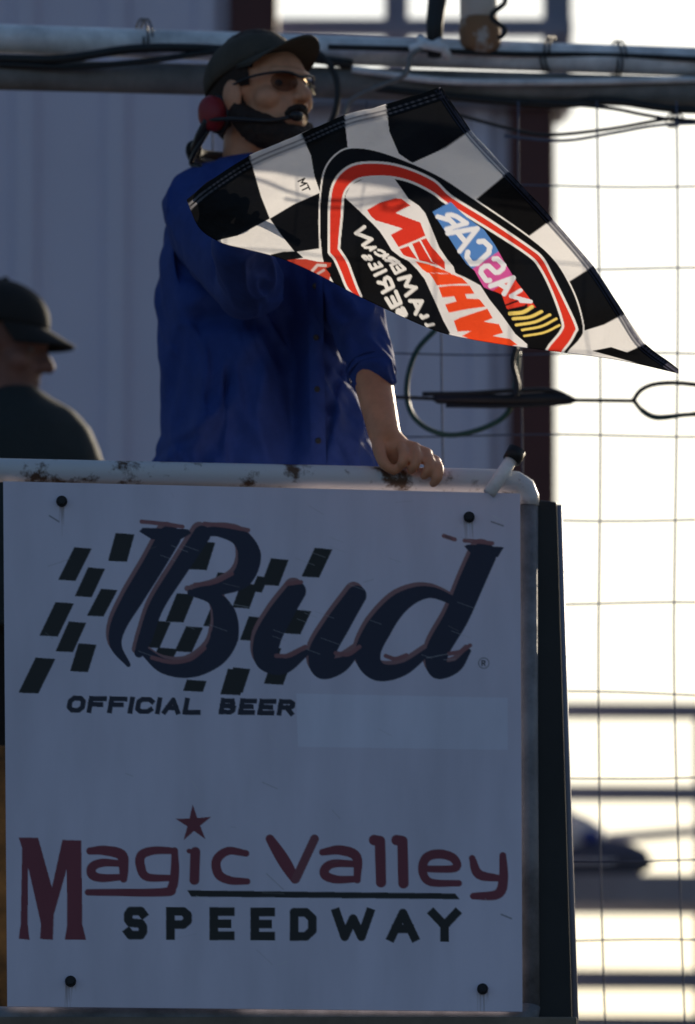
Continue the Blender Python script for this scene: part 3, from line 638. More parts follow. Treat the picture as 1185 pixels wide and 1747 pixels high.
# ---------------------------------------------------------------- flag stand
st = thing('flag_stand', 'raised flag stand of chipped white pipe railing beside the track', 'flag stand', Vector((S(450, 1742).x, .5, 0)))
el = [S(-420, 792, .034), S(0, 802, .034), S(300, 808.5, .034), S(600, 815, .034), S(858, 821, .034), S(880, 824, .034), S(893, 832, .036), S(899, 848, .040), S(899, 862, .040)]
mesh_obj('top_rail', *tube(el, .0225, 20), M_RAIL, st, True)
mesh_obj('side_rail', *tube([S(899, 850, .040), S(899, 1250, .040), S(902, 1722, .040)], .0205, 18), M_SHADERAIL, st, True)
mesh_obj('bottom_rail', *tube([S(-420, 1734, .034), S(450, 1740, .034), S(880, 1741, .034), S(892, 1738.5, .036), S(900, 1731, .038), S(902, 1716, .040)], .0218, 18), M_SHADERAIL, st, True)
bevel(mesh_obj('side_plate', *prism([S(913, 852, .05), S(950, 856, .05), S(978, 1800, .05), S(916, 1800, .05)], (0.0, .05, 0)), M_BLACK, st), .004)
mesh_obj('side_brace', *tube([S(951, 862, .075), S(963, 1250, .075), S(981, 1800, .075)], .0085, 10), M_GREYSTEEL, st, True)
bevel(mesh_obj('floor', *prism([S(-420, 1762, .0)+Vector((0, 0, 0)), S(985, 1762, .0), S(985, 1762, .0)+Vector((-.12, .78, 0)), S(-420, 1762, .0)+Vector((-.12, .78, 0))], (0, 0, .03)), M_DECK, st), .004)
for px in (-380, 900):
    q = S(px, 1750, .04); mesh_obj('leg', *tube([(q.x, q.y+.02, 0), (q.x, q.y+.02, q.z-.01)], .03, 14), M_RAIL, st, True)
    mesh_obj('leg', *tube([(q.x-.1, q.y+.68, 0), (q.x-.1, q.y+.68, q.z-.01)], .03, 14), M_RAIL, st, True)
ht = thing('flag_holder', 'dark tilted flag holder tube fixed to the rail corner', 'flag holder', S(838, 838, .02))
mesh_obj('tube', *tube([S(834, 842, -.01), S(858, 806, .0), S(879, 774, .01)], .0125, 14), M_GALV, ht, True)
mesh_obj('rim', *tube([S(872, 786, .005), S(882, 768, .01)], [.0175, .0185], 14), M_BLACK, ht, True)
tag(bevel(mesh_obj('wooden_post', *prism([P(-70, 1268, .6), P(14, 1272, .6), P(18, 1760, .6), P(-66, 1760, .6)], (0, .09, 0)), M_WOOD), .006), 'yellow brown weathered post behind the left edge of the sign', 'post')

# ---------------------------------------------------------------- the sign
M_PRINT = bpy.data.materials.new('printed sign face'); M_PRINT.use_nodes = True
n = M_PRINT.node_tree.nodes; l = M_PRINT.node_tree.links; bs = n['Principled BSDF']; bs.inputs['Roughness'].default_value = .45
at = n.new('ShaderNodeVertexColor'); at.layer_name = 'print'; tc = n.new('ShaderNodeTexCoord'); tn = n.new('ShaderNodeTexNoise'); tn.inputs['Scale'].default_value = 5; tn.inputs['Detail'].default_value = 9
rp = n.new('ShaderNodeMapRange'); rp.inputs[1].default_value = .3; rp.inputs[2].default_value = .7; rp.inputs[3].default_value = .86; rp.inputs[4].default_value = 1.03
mx = n.new('ShaderNodeVectorMath'); mx.operation = 'SCALE'
mp_ = n.new('ShaderNodeMapping'); mp_.inputs['Scale'].default_value = (2.2, 2.2, .55); l.new(tc.outputs['Object'], mp_.inputs['Vector']); l.new(mp_.outputs[0], tn.inputs['Vector']); l.new(tn.outputs[0], rp.inputs[0]); l.new(at.outputs[0], mx.inputs[0]); l.new(rp.outputs[0], mx.inputs['Scale']); l.new(mx.outputs[0], bs.inputs['Base Color'])
C00, C10, C11, C01 = (5, 821), (887, 842), (891, 1726), (12, 1717)
sg = thing('advertising_sign', 'white sign board with blue script word and red speedway lettering', 'sign', S(450, 1720))
cv = board_art()
nu, nv = 610, 620
U, V = np.meshgrid(np.linspace(0, 1, nu), np.linspace(0, 1, nv))
mixq = lambda i: (C00[i]*(1-U)+C10[i]*U)*(1-V)+(C01[i]*(1-U)+C11[i]*U)*V
PX, PY = mixq(0), mixq(1)
def S_np(px, py, off):
    fx, fy, fz = FWD; ux, uy, uz = UP
    a = (px-592.5)*UNIT/DIST; c = (873.5-py)*UNIT/DIST
    dx, dy, dz = a+fx+c*ux, fy+c*uy, fz+c*uz
    t = (SY0+off+TY*EYE.x-EYE.y)/(dy-TY*dx); return np.stack([EYE.x+dx*t, EYE.y+dy*t, EYE.z+dz*t], -1)
bow = .004*np.sin(U*math.pi*1.6+.4)*np.sin(V*math.pi)
grid_mesh('printed_face', S_np(PX, PY, -.0075)-bow[..., None]*np.array([0, 1, 0]), cv.sample(PX, PY), M_PRINT, sg)
bevel(mesh_obj('backing_board', *prism([S(*C00), S(*C10), S(*C11), S(*C01)], (0, .009, 0)), M_SIDING, sg), .001)
for px, py in ((105, 855), (800, 882), (120, 1674), (823, 1687)):
    c = S(px, py, -.0115); r = Vector((0, -1, 0))
    mesh_obj('bolt', *joined(tube([c+Vector((0, .006, 0)), c+Vector((0, -.001, 0)), c+Vector((0, -.003, 0))], [.0105, .0105, .009], 16), tube([c, c+Vector((0, -.011, 0))], .0066, 6)), M_BOLT, sg)
# ---------------------------------------------------------------- people
def vnoise(p, s): return noise.noise(Vector((float(p[0])*s, float(p[1])*s, float(p[2])*s)))
def head_shapes(c, R):
    """skull, jaw, nose, brow, lips, ears; local +x is where the face looks"""
    T = lambda x, y, z: c+R@Vector((x, y, z))
    E = lambda q, r: ellipsoid(T(*q), r, R)
    sh = [E((-.012, 0, .035), (.098, .076, .098)), E((.028, 0, -.035), (.070, .062, .088)), E((.058, 0, -.095), (.034, .034, .026)), E((.04, 0, .03), (.058, .062, .06)),
          limb([T(.088, 0, .022), T(.100, 0, 0), T(.113, 0, -.020)], [.009, .011, .0145], 12), E((.100, .012, -.024), (.012, .009, .008)), E((.100, -.012, -.024), (.012, .009, .008)),
          limb([T(.080, .045, .030), T(.092, .016, .028), T(.092, -.016, .028), T(.080, -.045, .030)], [.009, .011, .011, .009], 10),
          limb([T(.078, .022, -.057), T(.094, 0, -.054), T(.078, -.022, -.057)], [.006, .008, .006], 10), limb([T(.076, .020, -.069), T(.091, 0, -.068), T(.076, -.020, -.069)], [.006, .0085, .006], 10)]
    for s in (-1, 1):
        sh += [E((-.005, s*.078, -.005), (.024, .010, .034)), E((.055, s*.044, -.018), (.030, .024, .026)), limb([T(-.005, s*.060, -.05), T(.045, s*.042, -.092)], [.020, .020], 10)]
    return sh, T
def eyes(T, R, parent):
    for s in (-1, 1):
        mesh_obj('eye', *ellipsoid(T(.073, s*.031, .010), (.0125, .0125, .0115)), M_EYE, parent, True)
def cap_parts(c, R, m, parent, brim_len=.085, brim_drop=.02, k=1.0):
    T = lambda x, y, z: c+R@Vector((x*k, y*k, z*k))
    v = []; f = []; nu, nv = 36, 12
    for sgn, sc in ((1, 1.0), (-1, .965)):
        for i in range(nv+1):
            a = (math.pi/2)*i/nv
            for j in range(nu):
                b = 2*math.pi*j/nu; seam = 1-.012*abs(math.cos(3*b))**12
                v.append(T(-.010+.110*sc*seam*math.sin(a)*math.cos(b), .088*sc*seam*math.sin(a)*math.sin(b), .045+.093*sc*math.cos(a)**.85))
    N = (nv+1)*nu
    for i in range(nv):
        for j in range(nu):
            j2 = (j+1) % nu; f.append((i*nu+j, (i+1)*nu+j, (i+1)*nu+j2, i*nu+j2)); f.append((N+i*nu+j2, N+(i+1)*nu+j2, N+(i+1)*nu+j, N+i*nu+j))
    for j in range(nu): j2 = (j+1) % nu; f.append((nv*nu+j, N+nv*nu+j, N+nv*nu+j2, nv*nu+j2))
    mesh_obj('crown', v, f, m, parent, True)
    mesh_obj('button', *ellipsoid(T(-.010, 0, .139), (.008, .008, .005), R, 10, 6), m, parent, True)
    v = []; f = []; nu, nv = 24, 8
    for dz in (0, -.005):
        for i in range(nv+1):
            r = i/nv
            for j in range(nu+1):
                a = math.radians(-72+144*j/nu); y = .090*math.sin(a); x = -.010+.108*math.cos(a)
                L = brim_len*(math.cos(a)**.55 if math.cos(a) > 0 else 0)
                v.append(T(x+L*r, y*(1-.05*r), .048-brim_drop*r-.9*y*y*(1+1.2*r)+.004+dz))
    N = (nv+1)*(nu+1); w = nu+1
    for i in range(nv):
        for j in range(nu): f.append((i*w+j, i*w+j+1, (i+1)*w+j+1, (i+1)*w+j)); f.append((N+(i+1)*w+j, N+(i+1)*w+j+1, N+i*w+j+1, N+i*w+j))
    for j in range(nu): f.append((nv*w+j, nv*w+j+1, N+nv*w+j+1, N+nv*w+j))
    mesh_obj('brim', v, f, m, parent, True)

def hand_shapes(wrist, palm, knuckles, curls, thumb, r=.0088):
    sh = [limb([wrist, palm], [.026, .028], 14)]
    for q in knuckles: sh.append(limb([wrist.lerp(palm, .5), q], [.018, .0125], 12))
    for k, c in enumerate(curls): sh.append(limb([knuckles[k]]+c, [r*1.12, r*1.05, r*.98, r*.82][:len(c)+1], 12))
    sh.append(limb(thumb, [r*1.55, r*1.25, r*1.1, r*.9][:len(thumb)], 12))
    return sh

# ---- the flag man
Q = lambda px, py, Y: P(px, py, Y)
YM = .42; ku = mm(YM)
fm = thing('person', 'person in blue shirt and dark cap waving a chequered flag, one hand on the rail', 'person', Vector((P(450, 1700, YM).x, YM, FLOOR)))
HR = Matrix.Rotation(math.radians(-43), 3, 'Z')@Matrix.Rotation(math.radians(-7), 3, 'Y')
HC = Q(446, 168, .40)
hs, HT = head_shapes(HC, HR)
# torso rings: (y, left, right, half depth)
RG = [(270, 372, 468, .060), (296, 330, 505, .095), (330, 302, 545, .125), (380, 280, 580, .140), (440, 268, 600, .150), (520, 268, 612, .155), (600, 272, 616, .158), (690, 276, 622, .160), (750, 268, 632, .165), (800, 256, 642, .17), (900, 262, 640, .17), (960, 270, 636, .168)]
def rings(grow=0.0, keep=None, skew=.35):
    out = []
    for y, a, c, d in RG if keep is None else RG[:keep]:
        hw = (c-a)/2*ku+grow; out.append((Q((a+c)/2, y, YM), Vector((hw, -hw*skew*.5, 0)), Vector((.0, d+grow, 0))))
    return out
SHR = Q(346, 364, .38); ELR = Q(424, 486, .14); WRR = Q(400, 398, -.05)
SHL = Q(552, 420, .36); ELL = Q(628, 612, .17); WRL = Q(656, 742, .055)
# hand on the rail
RY = S(690, 800, .034).y
kn = [Q(684, 760, RY-.012), Q(706, 764, RY-.016), Q(727, 774, RY-.014), Q(742, 788, RY-.006)]
cu = [[Q(x+4, y+13, RY-.040), Q(x+2, y+28, RY-.048), Q(x-5, y+38, RY-.038)] for x, y in ((684, 761), (706, 765), (728, 774), (744, 787))]
th = [Q(646, 752, RY-.004), Q(648, 774, RY-.034), Q(657, 793, RY-.044), Q(672, 803, RY-.042)]
handL = hand_shapes(WRL, Q(690, 780, RY+.010), kn, cu, th, .0098)+[ellipsoid(Q(686, 776, RY+.004), (.040, .024, .026)), ellipsoid(Q(662, 764, RY-.006), (.022, .018, .022))]
# cloth depth is needed for the hand that holds the stick
def cloth_y(px, py):
    px = np.asarray(px, float); py = np.asarray(py, float)
    a = (px-318)*.62+(py-340)*.78; c = (px-318)*.78-(py-340)*.62
    y = -.190-.00030*(px-318)+.034*np.sin(a/108+c/400+.6)+.017*np.sin(a/45-c/150+1.0)*np.clip((a+60)/300, 0.2, 1)
    y += .012*np.sin(c/58+a/190)+.0085*np.sin(c/17+2.2*np.sin(a/70))*np.exp(-((px-820)/90)**2-((py-270)/50)**2)+.007*np.sin((px*.9+py*.5)/13+1.5*np.sin(py/37))*np.exp(-((px-640)/50)**2-((py-215)/45)**2)
    y += .007*np.sin((px*.4+py*.9)/16+1.2*np.sin(px/41))*np.exp(-((px-480)/55)**2-((py-310)/55)**2)+.007*np.sin((px*.7-py*.7)/17)*np.exp(-((px-950)/60)**2-((py-430)/50)**2)
    y += -.018*np.exp(-((px-385)/60)**2-((py-352)/60)**2)+.00006*np.clip(px-900, 0, 400)
    return y
SA, SB = (345, 334), (548, 404)
STY = max(float(cloth_y(SA[0]+(SB[0]-SA[0])*t+dx, SA[1]+(SB[1]-SA[1])*t+dy)) for t in np.linspace(0, 1, 9) for dx in (-25, 0, 25) for dy in (-40, 0, 40))+.026
def stick_pt(t, off=0.0):
    x = SA[0]+(SB[0]-SA[0])*t; y = SA[1]+(SB[1]-SA[1])*t; return Q(x, y, STY+off)
sd = (stick_pt(1)-stick_pt(0)).normalized(); pu = Vector((0, 1, 0)).cross(sd).normalized()
if pu.z < 0: pu = -pu
hc = stick_pt(.25)
knR = [hc+sd*(.033-.022*i)+pu*(.022-.002*i)+Vector((0, .026, 0)) for i in range(4)]
cuR = [[hc+sd*(.033-.022*i)+pu*.024+Vector((0, -.006, 0)), hc+sd*(.033-.022*i)-pu*.002+Vector((0, -.0145, 0)), hc+sd*(.033-.022*i)-pu*.020+Vector((0, -.004, 0))] for i in range(4)]
thR = [WRR.lerp(hc, .4), hc+sd*.045-pu*.02+Vector((0, .02, 0)), hc+sd*.055-pu*.012+Vector((0, -.002, 0)), hc+sd*.060+pu*.006+Vector((0, -.012, 0))]
handR = hand_shapes(WRR, hc+Vector((0, .034, 0)), knR, cuR, thR)
hipz = Q(450, 900, YM).z
legs = []
for s, fx in ((-1, 380), (1, 520)):
    h = Q(fx, 900, YM+.02*s); kx = Vector((h.x+.01*s, h.y-.03, FLOOR+.48)); an = Vector((h.x+.01*s, h.y+.01, FLOOR+.09))
    legs.append((h, kx, an))
body = hs+[limb([HT(-.03, 0, -.07), HT(-.045, 0, -.15), Q(420, 320, YM)], [.058, .060, .07])]+[loft(rings(-.09))]
body += [limb([SHR, ELR], [.045, .038]), limb([ELR, ELR.lerp(WRR, .35), WRR], [.036, .036, .026]), limb([SHL, ELL], [.040, .034]), limb([ELL, ELL.lerp(WRL, .4), WRL], [.036, .036, .0305])]+handL+handR
for h, kx, an in legs: body += [limb([h, kx, an], [.085, .058, .042]), limb([an, an+Vector((.05, -.06, -.055))], [.04, .035])]
blob('body', body, .0036, M_SKIN, fm, 2, .5)
eyes(HT, HR, fm)
# beard, hair, glasses
blob('beard', [limb([HT(-.004, -.071, -.012), HT(.006, -.066, -.045), HT(.040, -.052, -.078), HT(.080, -.022, -.104), HT(.090, 0, -.110), HT(.080, .022, -.104), HT(.040, .052, -.078), HT(.006, .066, -.045), HT(-.004, .071, -.012)], [.014, .026, .034, .030, .027, .030, .034, .026, .014], 12),
               limb([HT(.060, -.034, -.070), HT(.088, -.020, -.047), HT(.100, 0, -.043), HT(.088, .020, -.047), HT(.060, .034, -.070)], [.012, .009, .009, .009, .012], 10), ellipsoid(HT(.082, 0, -.088), (.018, .024, .016), HR)], .004, M_BEARD, fm, 3, .5,
     edit=lambda co: co+np.array([[vnoise(p, 90)*.003, vnoise(p+7, 90)*.003, vnoise(p+3, 90)*.003] for p in co]))
def hair_cap(c, R, m, parent, k=1.05):
    T = lambda x, y, z: c+R@Vector((x, y, z)); nu, nv = 64, 40; v = []; f = []; L = []
    for i in range(nv+1):
        a = math.pi*i/nv
        for j in range(nu):
            t = 2*math.pi*j/nu; q = Vector((-.012+.098*k*math.sin(a)*math.cos(t), .076*k*math.sin(a)*math.sin(t), .035+.098*k*math.cos(a)))
            g = 1+.018*noise.noise(q*150)+.012*noise.noise(q*380); q = Vector((-.012, 0, .035))+(q-Vector((-.012, 0, .035)))*g; L.append(q); v.append(T(*q))
    for i in range(nv):
        for j in range(nu):
            q = (i*nu+j, (i+1)*nu+j, (i+1)*nu+(j+1) % nu, i*nu+(j+1) % nu); p = L[q[0]]
            lim = .030+.25*max(0, p.z-.02) if p.z > .012 else (.012 if p.z > -.03 else -.035)
            if p.x < lim+.006*noise.noise(p*60): f.append(q)
    o = mesh_obj('hair', v, f, m, parent, True); return o
hair_cap(HC, HR, M_BEARD, fm)
blob('nape_hair', [ellipsoid(HT(-.036, 0, .008), (.082, .076, .080), HR), ellipsoid(HT(-.055, 0, -.03), (.056, .060, .05), HR)], .005, M_BEARD, fm, 2, .5)
gl = bpy.data.materials.new('clear lens'); gl.use_nodes = True; gb = gl.node_tree.nodes['Principled BSDF']; gb.inputs['Roughness'].default_value = .05; gb.inputs['Transmission Weight'].default_value = 1; gb.inputs['IOR'].default_value = 1.04; gb.inputs['Base Color'].default_value = (.50, .46, .45, 1); gb.inputs['Specular IOR Level'].default_value = .1
gs = mesh_obj('glasses', *joined(tube(vspline([HT(-.01, -.083, .014), HT(.05, -.078, .022), HT(.088, -.056, .024), HT(.103, -.030, .024), HT(.106, 0, .018), HT(.103, .030, .024), HT(.088, .056, .024), HT(.05, .078, .022), HT(-.01, .083, .014)], 4), .0026, 6)), M_BLKPL, fm, True)
for s in (-1, 1):
    mesh_obj('lens', *loft([(HT(.099-.004*abs(k), s*.036, .006)+HR@Vector((.0007*k, 0, 0)), HR@Vector((-.010*s, .027, 0))*s, HR@Vector((0, 0, .019))) for k in (-1, 1)], 24), gl, gs, True)
# shirt: torso, both sleeves, collar; draped folds
FOLDS = [((250, 805), (380, 690), 16, .020), ((300, 800), (420, 640), 20, .016), ((372, 660), (470, 520), 22, .014), ((285, 640), (330, 470), 22, .012), ((480, 430), (502, 800), 30, -.050), ((520, 800), (540, 520), 18, .016), ((575, 790), (560, 560), 16, .014), ((410, 560), (470, 545), 14, -.022), ((330, 545), (440, 535), 20, -.018), ((345, 430), (440, 470), 26, .012),
         ((600, 700), (520, 640), 14, .012), ((620, 780), (545, 700), 12, .010), ((300, 400), (390, 540), 20, -.010), ((540, 480), (610, 620), 12, .010), ((400, 720), (455, 800), 16, -.014), ((270, 560), (300, 760), 14, .008), ((330, 790), (352, 560), 11, .012), ((365, 770), (392, 610), 9, -.014), ((440, 700), (452, 600), 12, .012), ((545, 780), (590, 560), 9, -.014), ((290, 700), (312, 540), 10, -.012), ((255, 780), (350, 740), 9, -.012), ((600, 540), (560, 470), 10, .01), ((520, 600), (600, 660), 9, -.010)]
def drape(co):
    rel = co-np.array(EYE); d = rel@np.array(FWD); px = 592.5+rel[:, 0]/d*DIST/UNIT; py = 873.5-(rel@np.array(UP))/d*DIST/UNIT
    front = np.clip((YM-co[:, 1])/.06+.3, 0, 1); dy = np.zeros(len(co))
    for a, b, w, h in FOLDS:
        a = np.array(a, float); b = np.array(b, float); ab = b-a; t = np.clip(((px-a[0])*ab[0]+(py-a[1])*ab[1])/(ab@ab), 0, 1)
        q = np.hypot(px-a[0]-t*ab[0], py-a[1]-t*ab[1]); dy -= 1.55*h*np.exp(-(q/w)**2)*np.sin(np.pi*np.clip(t*.85+.1, 0, 1))
    def rid(p, s, o):
        w = noise.noise(Vector((p[0]*5+o, p[1]*5, p[2]*5)))*.9
        k = noise.noise(Vector(((p[0]*.86+p[2]*.34)*s+w, p[1]*s*.5+o, (p[2]*.86-p[0]*.34)*s*.33+w)))
        return 1-2*min(1, abs(k)*2.2)
    nz = np.array([rid(p, 11, 3.1) for p in co]); nz2 = np.array([rid(p, 24, 8.7) for p in co])
    out = co.copy(); out[:, 1] += (dy-nz*.016-nz2*.006)*front; out[:, 0] += nz*.005+nz2*.003; return out
SLR = ELR.lerp(WRR, .8)
shirt = [loft(rings(.0, None))]+[limb([Q(362, 345, .40), SHR, ELR.lerp(SHR, .35), ELR, SLR], [.080, .080, .074, .064, .050]), limb([Q(545, 400, .40), SHL, SHL.lerp(ELL, .55), ELL+Vector((0, 0, .004)), ELL.lerp(WRL, .24)], [.080, .074, .058, .047, .043])]
shirt += [limb([HT(-.075, -.045, -.145), HT(-.02, -.078, -.165), HT(.045, -.05, -.195), HT(.062, -.01, -.225)], [.018, .02, .02, .014], 10), limb([HT(-.075, -.045, -.145), HT(-.095, 0, -.13), HT(-.075, .045, -.145), HT(-.02, .078, -.165), HT(.045, .05, -.195), HT(.062, .01, -.225)], [.018, .018, .018, .02, .02, .014], 10)]
so_ = blob('shirt', shirt, .0050, M_SHIRT, fm, 5, .5, edit=drape)
# front placket with buttons laid on the finished shirt, and a stitched sleeve hem
co = np.empty(len(so_.data.vertices)*3, np.float32); so_.data.vertices.foreach_get('co', co); co = co.reshape(-1, 3)
rel = co-np.array(EYE); dd = rel@np.array(FWD); PXs = 592.5+rel[:, 0]/dd*DIST/UNIT; PYs = 873.5-(rel@np.array(UP))/dd*DIST/UNIT
def front_y(x, y):
    k_ = (np.abs(PXs-x) < 8) & (np.abs(PYs-y) < 8); return float(co[k_, 1].min()) if k_.any() else YM-.15
ys_ = np.arange(424, 800, 8.0); L_, R_, v_, f_ = [], [], [], []
yy_ = np.array([[front_y(536+.02*(y-430)+o, y) for o in (-13, -7, 0, 7, 13)] for y in ys_])
for _ in range(3): yy_[1:-1] = (yy_[:-2]+2*yy_[1:-1]+yy_[2:])/4
for i, y in enumerate(ys_):
    for j, o in enumerate((-13, -7, 0, 7, 13)): v_.append(P(536+.02*(y-430)+o, y, yy_[i, j]-(.0035 if abs(o) < 10 else .0005)))
for i in range(len(ys_)-1):
    for j in range(4): f_.append((i*5+j, (i+1)*5+j, (i+1)*5+j+1, i*5+j+1))
pk = mesh_obj('placket', v_, f_, M_SHIRT, fm, True)
for i in range(8, len(ys_), 11):
    c_ = Vector(v_[i*5+2]); mesh_obj('button', *tube([c_+Vector((0, .001, 0)), c_+Vector((0, -.0025, 0)), c_+Vector((0, -.003, 0))], [.0058, .0058, .0045], 12), M_BLKPL, pk, True)
he = ELL.lerp(WRL, .20); ax_ = (WRL-ELL).normalized(); e1 = ax_.cross(Vector((0, 1, 0))).normalized(); e2 = ax_.cross(e1)
for o in (0, .016):
    mesh_obj('sleeve_hem', *tube([he-ax_*o+(e1*math.cos(t)+e2*math.sin(t))*.0452 for t in np.linspace(0, 2*math.pi, 33)], .0030, 8, False), M_SHIRT, fm, True)
blob('trousers', [limb([h+Vector((0, 0, .06)), h, kx, an+Vector((0, 0, .03))], [.125, .105, .080, .075]) for h, kx, an in legs]+[ellipsoid(Q(450, 930, YM), (.165, .13, .10))], .009, M_TROUSER, fm, 4)
for h, kx, an in legs:
    blob('shoe', [limb([an+Vector((-.02, .05, -.05)), an+Vector((.06, -.08, -.055)), an+Vector((.10, -.14, -.062))], [.045, .045, .028]), ellipsoid(an, (.05, .05, .05))], .008, M_DARKCLOTH, fm, 3)
# cap and headset
HCAP = HR@Matrix.Rotation(math.radians(-17), 3, 'Y')
cp = thing('cap', 'dark olive cap with its brim tipped up, on the head of the flag man', 'cap', HC+Vector((0, 0, .05)))
cap_parts(HC+HR@Vector((.002, 0, .004)), HCAP, M_CAP, cp, .070, .006, .95)
hd = thing('headset', 'red and black ear protector headset with microphone boom worn by the flag man', 'headset', HT(-.02, -.09, -.02))
for s in (-1, 1):
    e = HT(-.042, s*.090, -.032); o = HR@Vector((0, s, 0)); ax = HR@Vector((1, 0, 0)); az = HR@Vector((0, 0, 1))
    mesh_obj('ear_cup', *loft([(e+o*t, ax*r*.027, az*r*.035) for t, r in ((-.006, .95), (.004, 1.0), (.016, 1.0), (.024, .86), (.028, .55), (.029, .1))], 24), M_RED, hd, True)
    mesh_obj('cushion', *loft([(e+o*t, ax*r*.029, az*r*.037) for t, r in ((-.020, .8), (-.015, 1.02), (-.007, 1.02), (-.005, .9))], 24), M_BLKPL, hd, True)
HB = lambda x, y, z: HT(x+(.020 if x < -.04 else 0), y, z+(-.002 if x < 0 else 0))
mesh_obj('neck_band', *tube(vspline([HB(-0.062, -.112, -0.044), HB(-0.095, -.108, -0.074), HB(-0.145, -.070, -0.092), HB(-0.162, 0, -0.094), HB(-0.145, .070, -0.092), HB(-0.095, .108, -0.074), HB(-0.062, .112, -0.044)], 6), .0085, 10), M_BLKPL, hd, True)
mesh_obj('band_pad', *tube(vspline([HB(-0.120, -.095, -0.080), HB(-0.160, -.050, -0.084), HB(-0.172, 0, -0.082), HB(-0.160, .050, -0.084)], 5), [.010, .016, .016, .016, .016, .016, .016, .016, .016, .016, .016, .016, .016, .016, .016, .010], 10), M_DARKCLOTH, hd, True)
mesh_obj('microphone_boom', *tube(vspline([HB(-0.055, -.114, -0.046), HB(0.020, -.106, -0.058), HB(0.075, -.070, -0.070), HB(0.104, -.036, -0.066)], 6), .0042, 8), M_BLKPL, hd, True)
mesh_obj('microphone', *ellipsoid(HB(0.110, -.026, -0.064), (.012, .016, .010), HR), M_BLKPL, hd, True)
mesh_obj('cord', *tube(vspline([HB(-0.070, -.105, -0.062), HB(-0.105, -.11, -0.099), HB(-0.135, -.09, -0.112), HB(-0.100, -.10, -0.129), HB(-0.070, -.10, -0.174), HB(-0.070, -.11, -0.234)], 6), .005, 8), M_BLKPL, hd, True)

# ---- the bystander at the left
YP = 1.55; kp = mm(YP)
wk = thing('spectator_platform', 'plain raised deck behind the fence where the bystander stands', 'platform', (P(-100, 1700, YP).x, YP, 0))
xc = P(-60, 1700, YP).x
for j in range(5): bevel(mesh_obj('deck_board', *box((xc, YP-.36+.18*j, FLOOR-.035), (1.1, .172, .03)), M_DECK, wk), .004)
for a in (-.48, .48):
    for c in (-.36, .36): bevel(mesh_obj('leg', *box((xc+a, YP+c, (FLOOR-.055)/2), (.07, .07, FLOOR-.055)), M_DECK, wk), .004)
by = thing('person', 'person in black cap and dark jacket standing at the left edge behind the rail', 'person', Vector((P(0, 1700, YP).x, YP, FLOOR-.02)))
BR = Matrix.Rotation(math.radians(-12), 3, 'Z')@Matrix.Rotation(math.radians(9), 3, 'Y')
BC = P(-6, 598, YP); bs_, BT = head_shapes(BC, BR)
q = lambda px, py, d=0.0: P(px, py, YP+d)
RB = [(662, -62, 60, .06), (682, -86, 90, .09), (704, -106, 128, .115), (734, -122, 155, .13), (775, -130, 172, .14), (840, -132, 178, .15), (960, -120, 170, .15), (1080, -115, 165, .15)]
tor = [(q((a+c)/2, y), Vector(((c-a)/2*kp, -.02, 0)), Vector((0, d, 0))) for y, a, c, d in RB]
small = [(c, a*.9, b_*.9) for c, a, b_ in tor]
ft = [(q(-30, 1080), Vector((q(-30, 1080).x, YP, FLOOR+.07))), (q(80, 1080), Vector((q(80, 1080).x, YP, FLOOR+.07)))]
blob('body', bs_+[limb([BT(-.03, 0, -.07), BT(-.05, 0, -.2)], [.058, .07]), loft(small), limb([q(112, 800, -.02), q(160, 960, -.06), q(120, 1060, -.16)], [.04, .038, .03]), limb([q(-98, 790), q(-135, 960), q(-110, 1100, -.1)], [.05, .04, .03])]+
     hand_shapes(q(120, 1060, -.16), q(108, 1090, -.2), [q(98+8*i, 1108, -.22+.01*i) for i in range(4)], [[q(94+8*i, 1125, -.235+.01*i), q(92+8*i, 1140, -.225+.01*i)] for i in range(4)], [q(118, 1080, -.19), q(92, 1100, -.20), q(84, 1115, -.21)])+
     hand_shapes(q(-110, 1100, -.1), q(-112, 1135, -.12), [q(-126+9*i, 1156, -.12) for i in range(4)], [[q(-126+9*i, 1176, -.125), q(-125+9*i, 1192, -.115)] for i in range(4)], [q(-100, 1115, -.13), q(-88, 1135, -.15), q(-86, 1152, -.15)])+
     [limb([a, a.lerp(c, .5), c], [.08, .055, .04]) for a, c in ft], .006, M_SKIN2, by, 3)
eyes(BT, BR, by)
blob('hair', [ellipsoid(BT(-.036, 0, .010), (.082, .079, .08), BR)], .006, M_BEARD, by, 2)
blob('jacket', [loft(tor), limb([q(80, 760), q(122, 790, -.02), q(168, 960, -.06), q(124, 1045, -.15)], [.055, .062, .055, .045]), limb([q(-80, 750), q(-105, 780), q(-135, 960), q(-112, 1080, -.09)], [.075, .07, .06, .045]),
                limb([BT(-.08, -.05, -.15), BT(0, -.085, -.165), BT(.055, -.055, -.195)], [.022, .024, .02], 10), limb([BT(-.08, -.05, -.15), BT(-.1, 0, -.13), BT(-.08, .05, -.15), BT(0, .085, -.165), BT(.055, .05, -.195)], [.022]*5, 10)], .007, M_JACKET, by, 4, .5,
     edit=lambda co: co+np.array([[0, noise.noise(Vector(p)*13)*.012, 0] for p in co]))
blob('trousers', [limb([a+Vector((0, 0, .08)), a.lerp(c, .5), c+Vector((0, 0, .02))], [.115, .085, .075]) for a, c in ft], .01, M_DARKCLOTH, by, 3)
for a, c in ft: blob('shoe', [limb([c+Vector((-.03, 0, -.04)), c+Vector((.12, -.02, -.05))], [.045, .035])], .009, M_DARKCLOTH, by, 3)
c2 = thing('cap', 'black cap on the head of the bystander at the left edge', 'cap', BC+Vector((0, 0, .05)))
cap_parts(BC+BR@Vector((0, 0, .008)), BR@Matrix.Rotation(math.radians(2), 3, 'Y'), M_DARKCLOTH, c2, .060, .024)

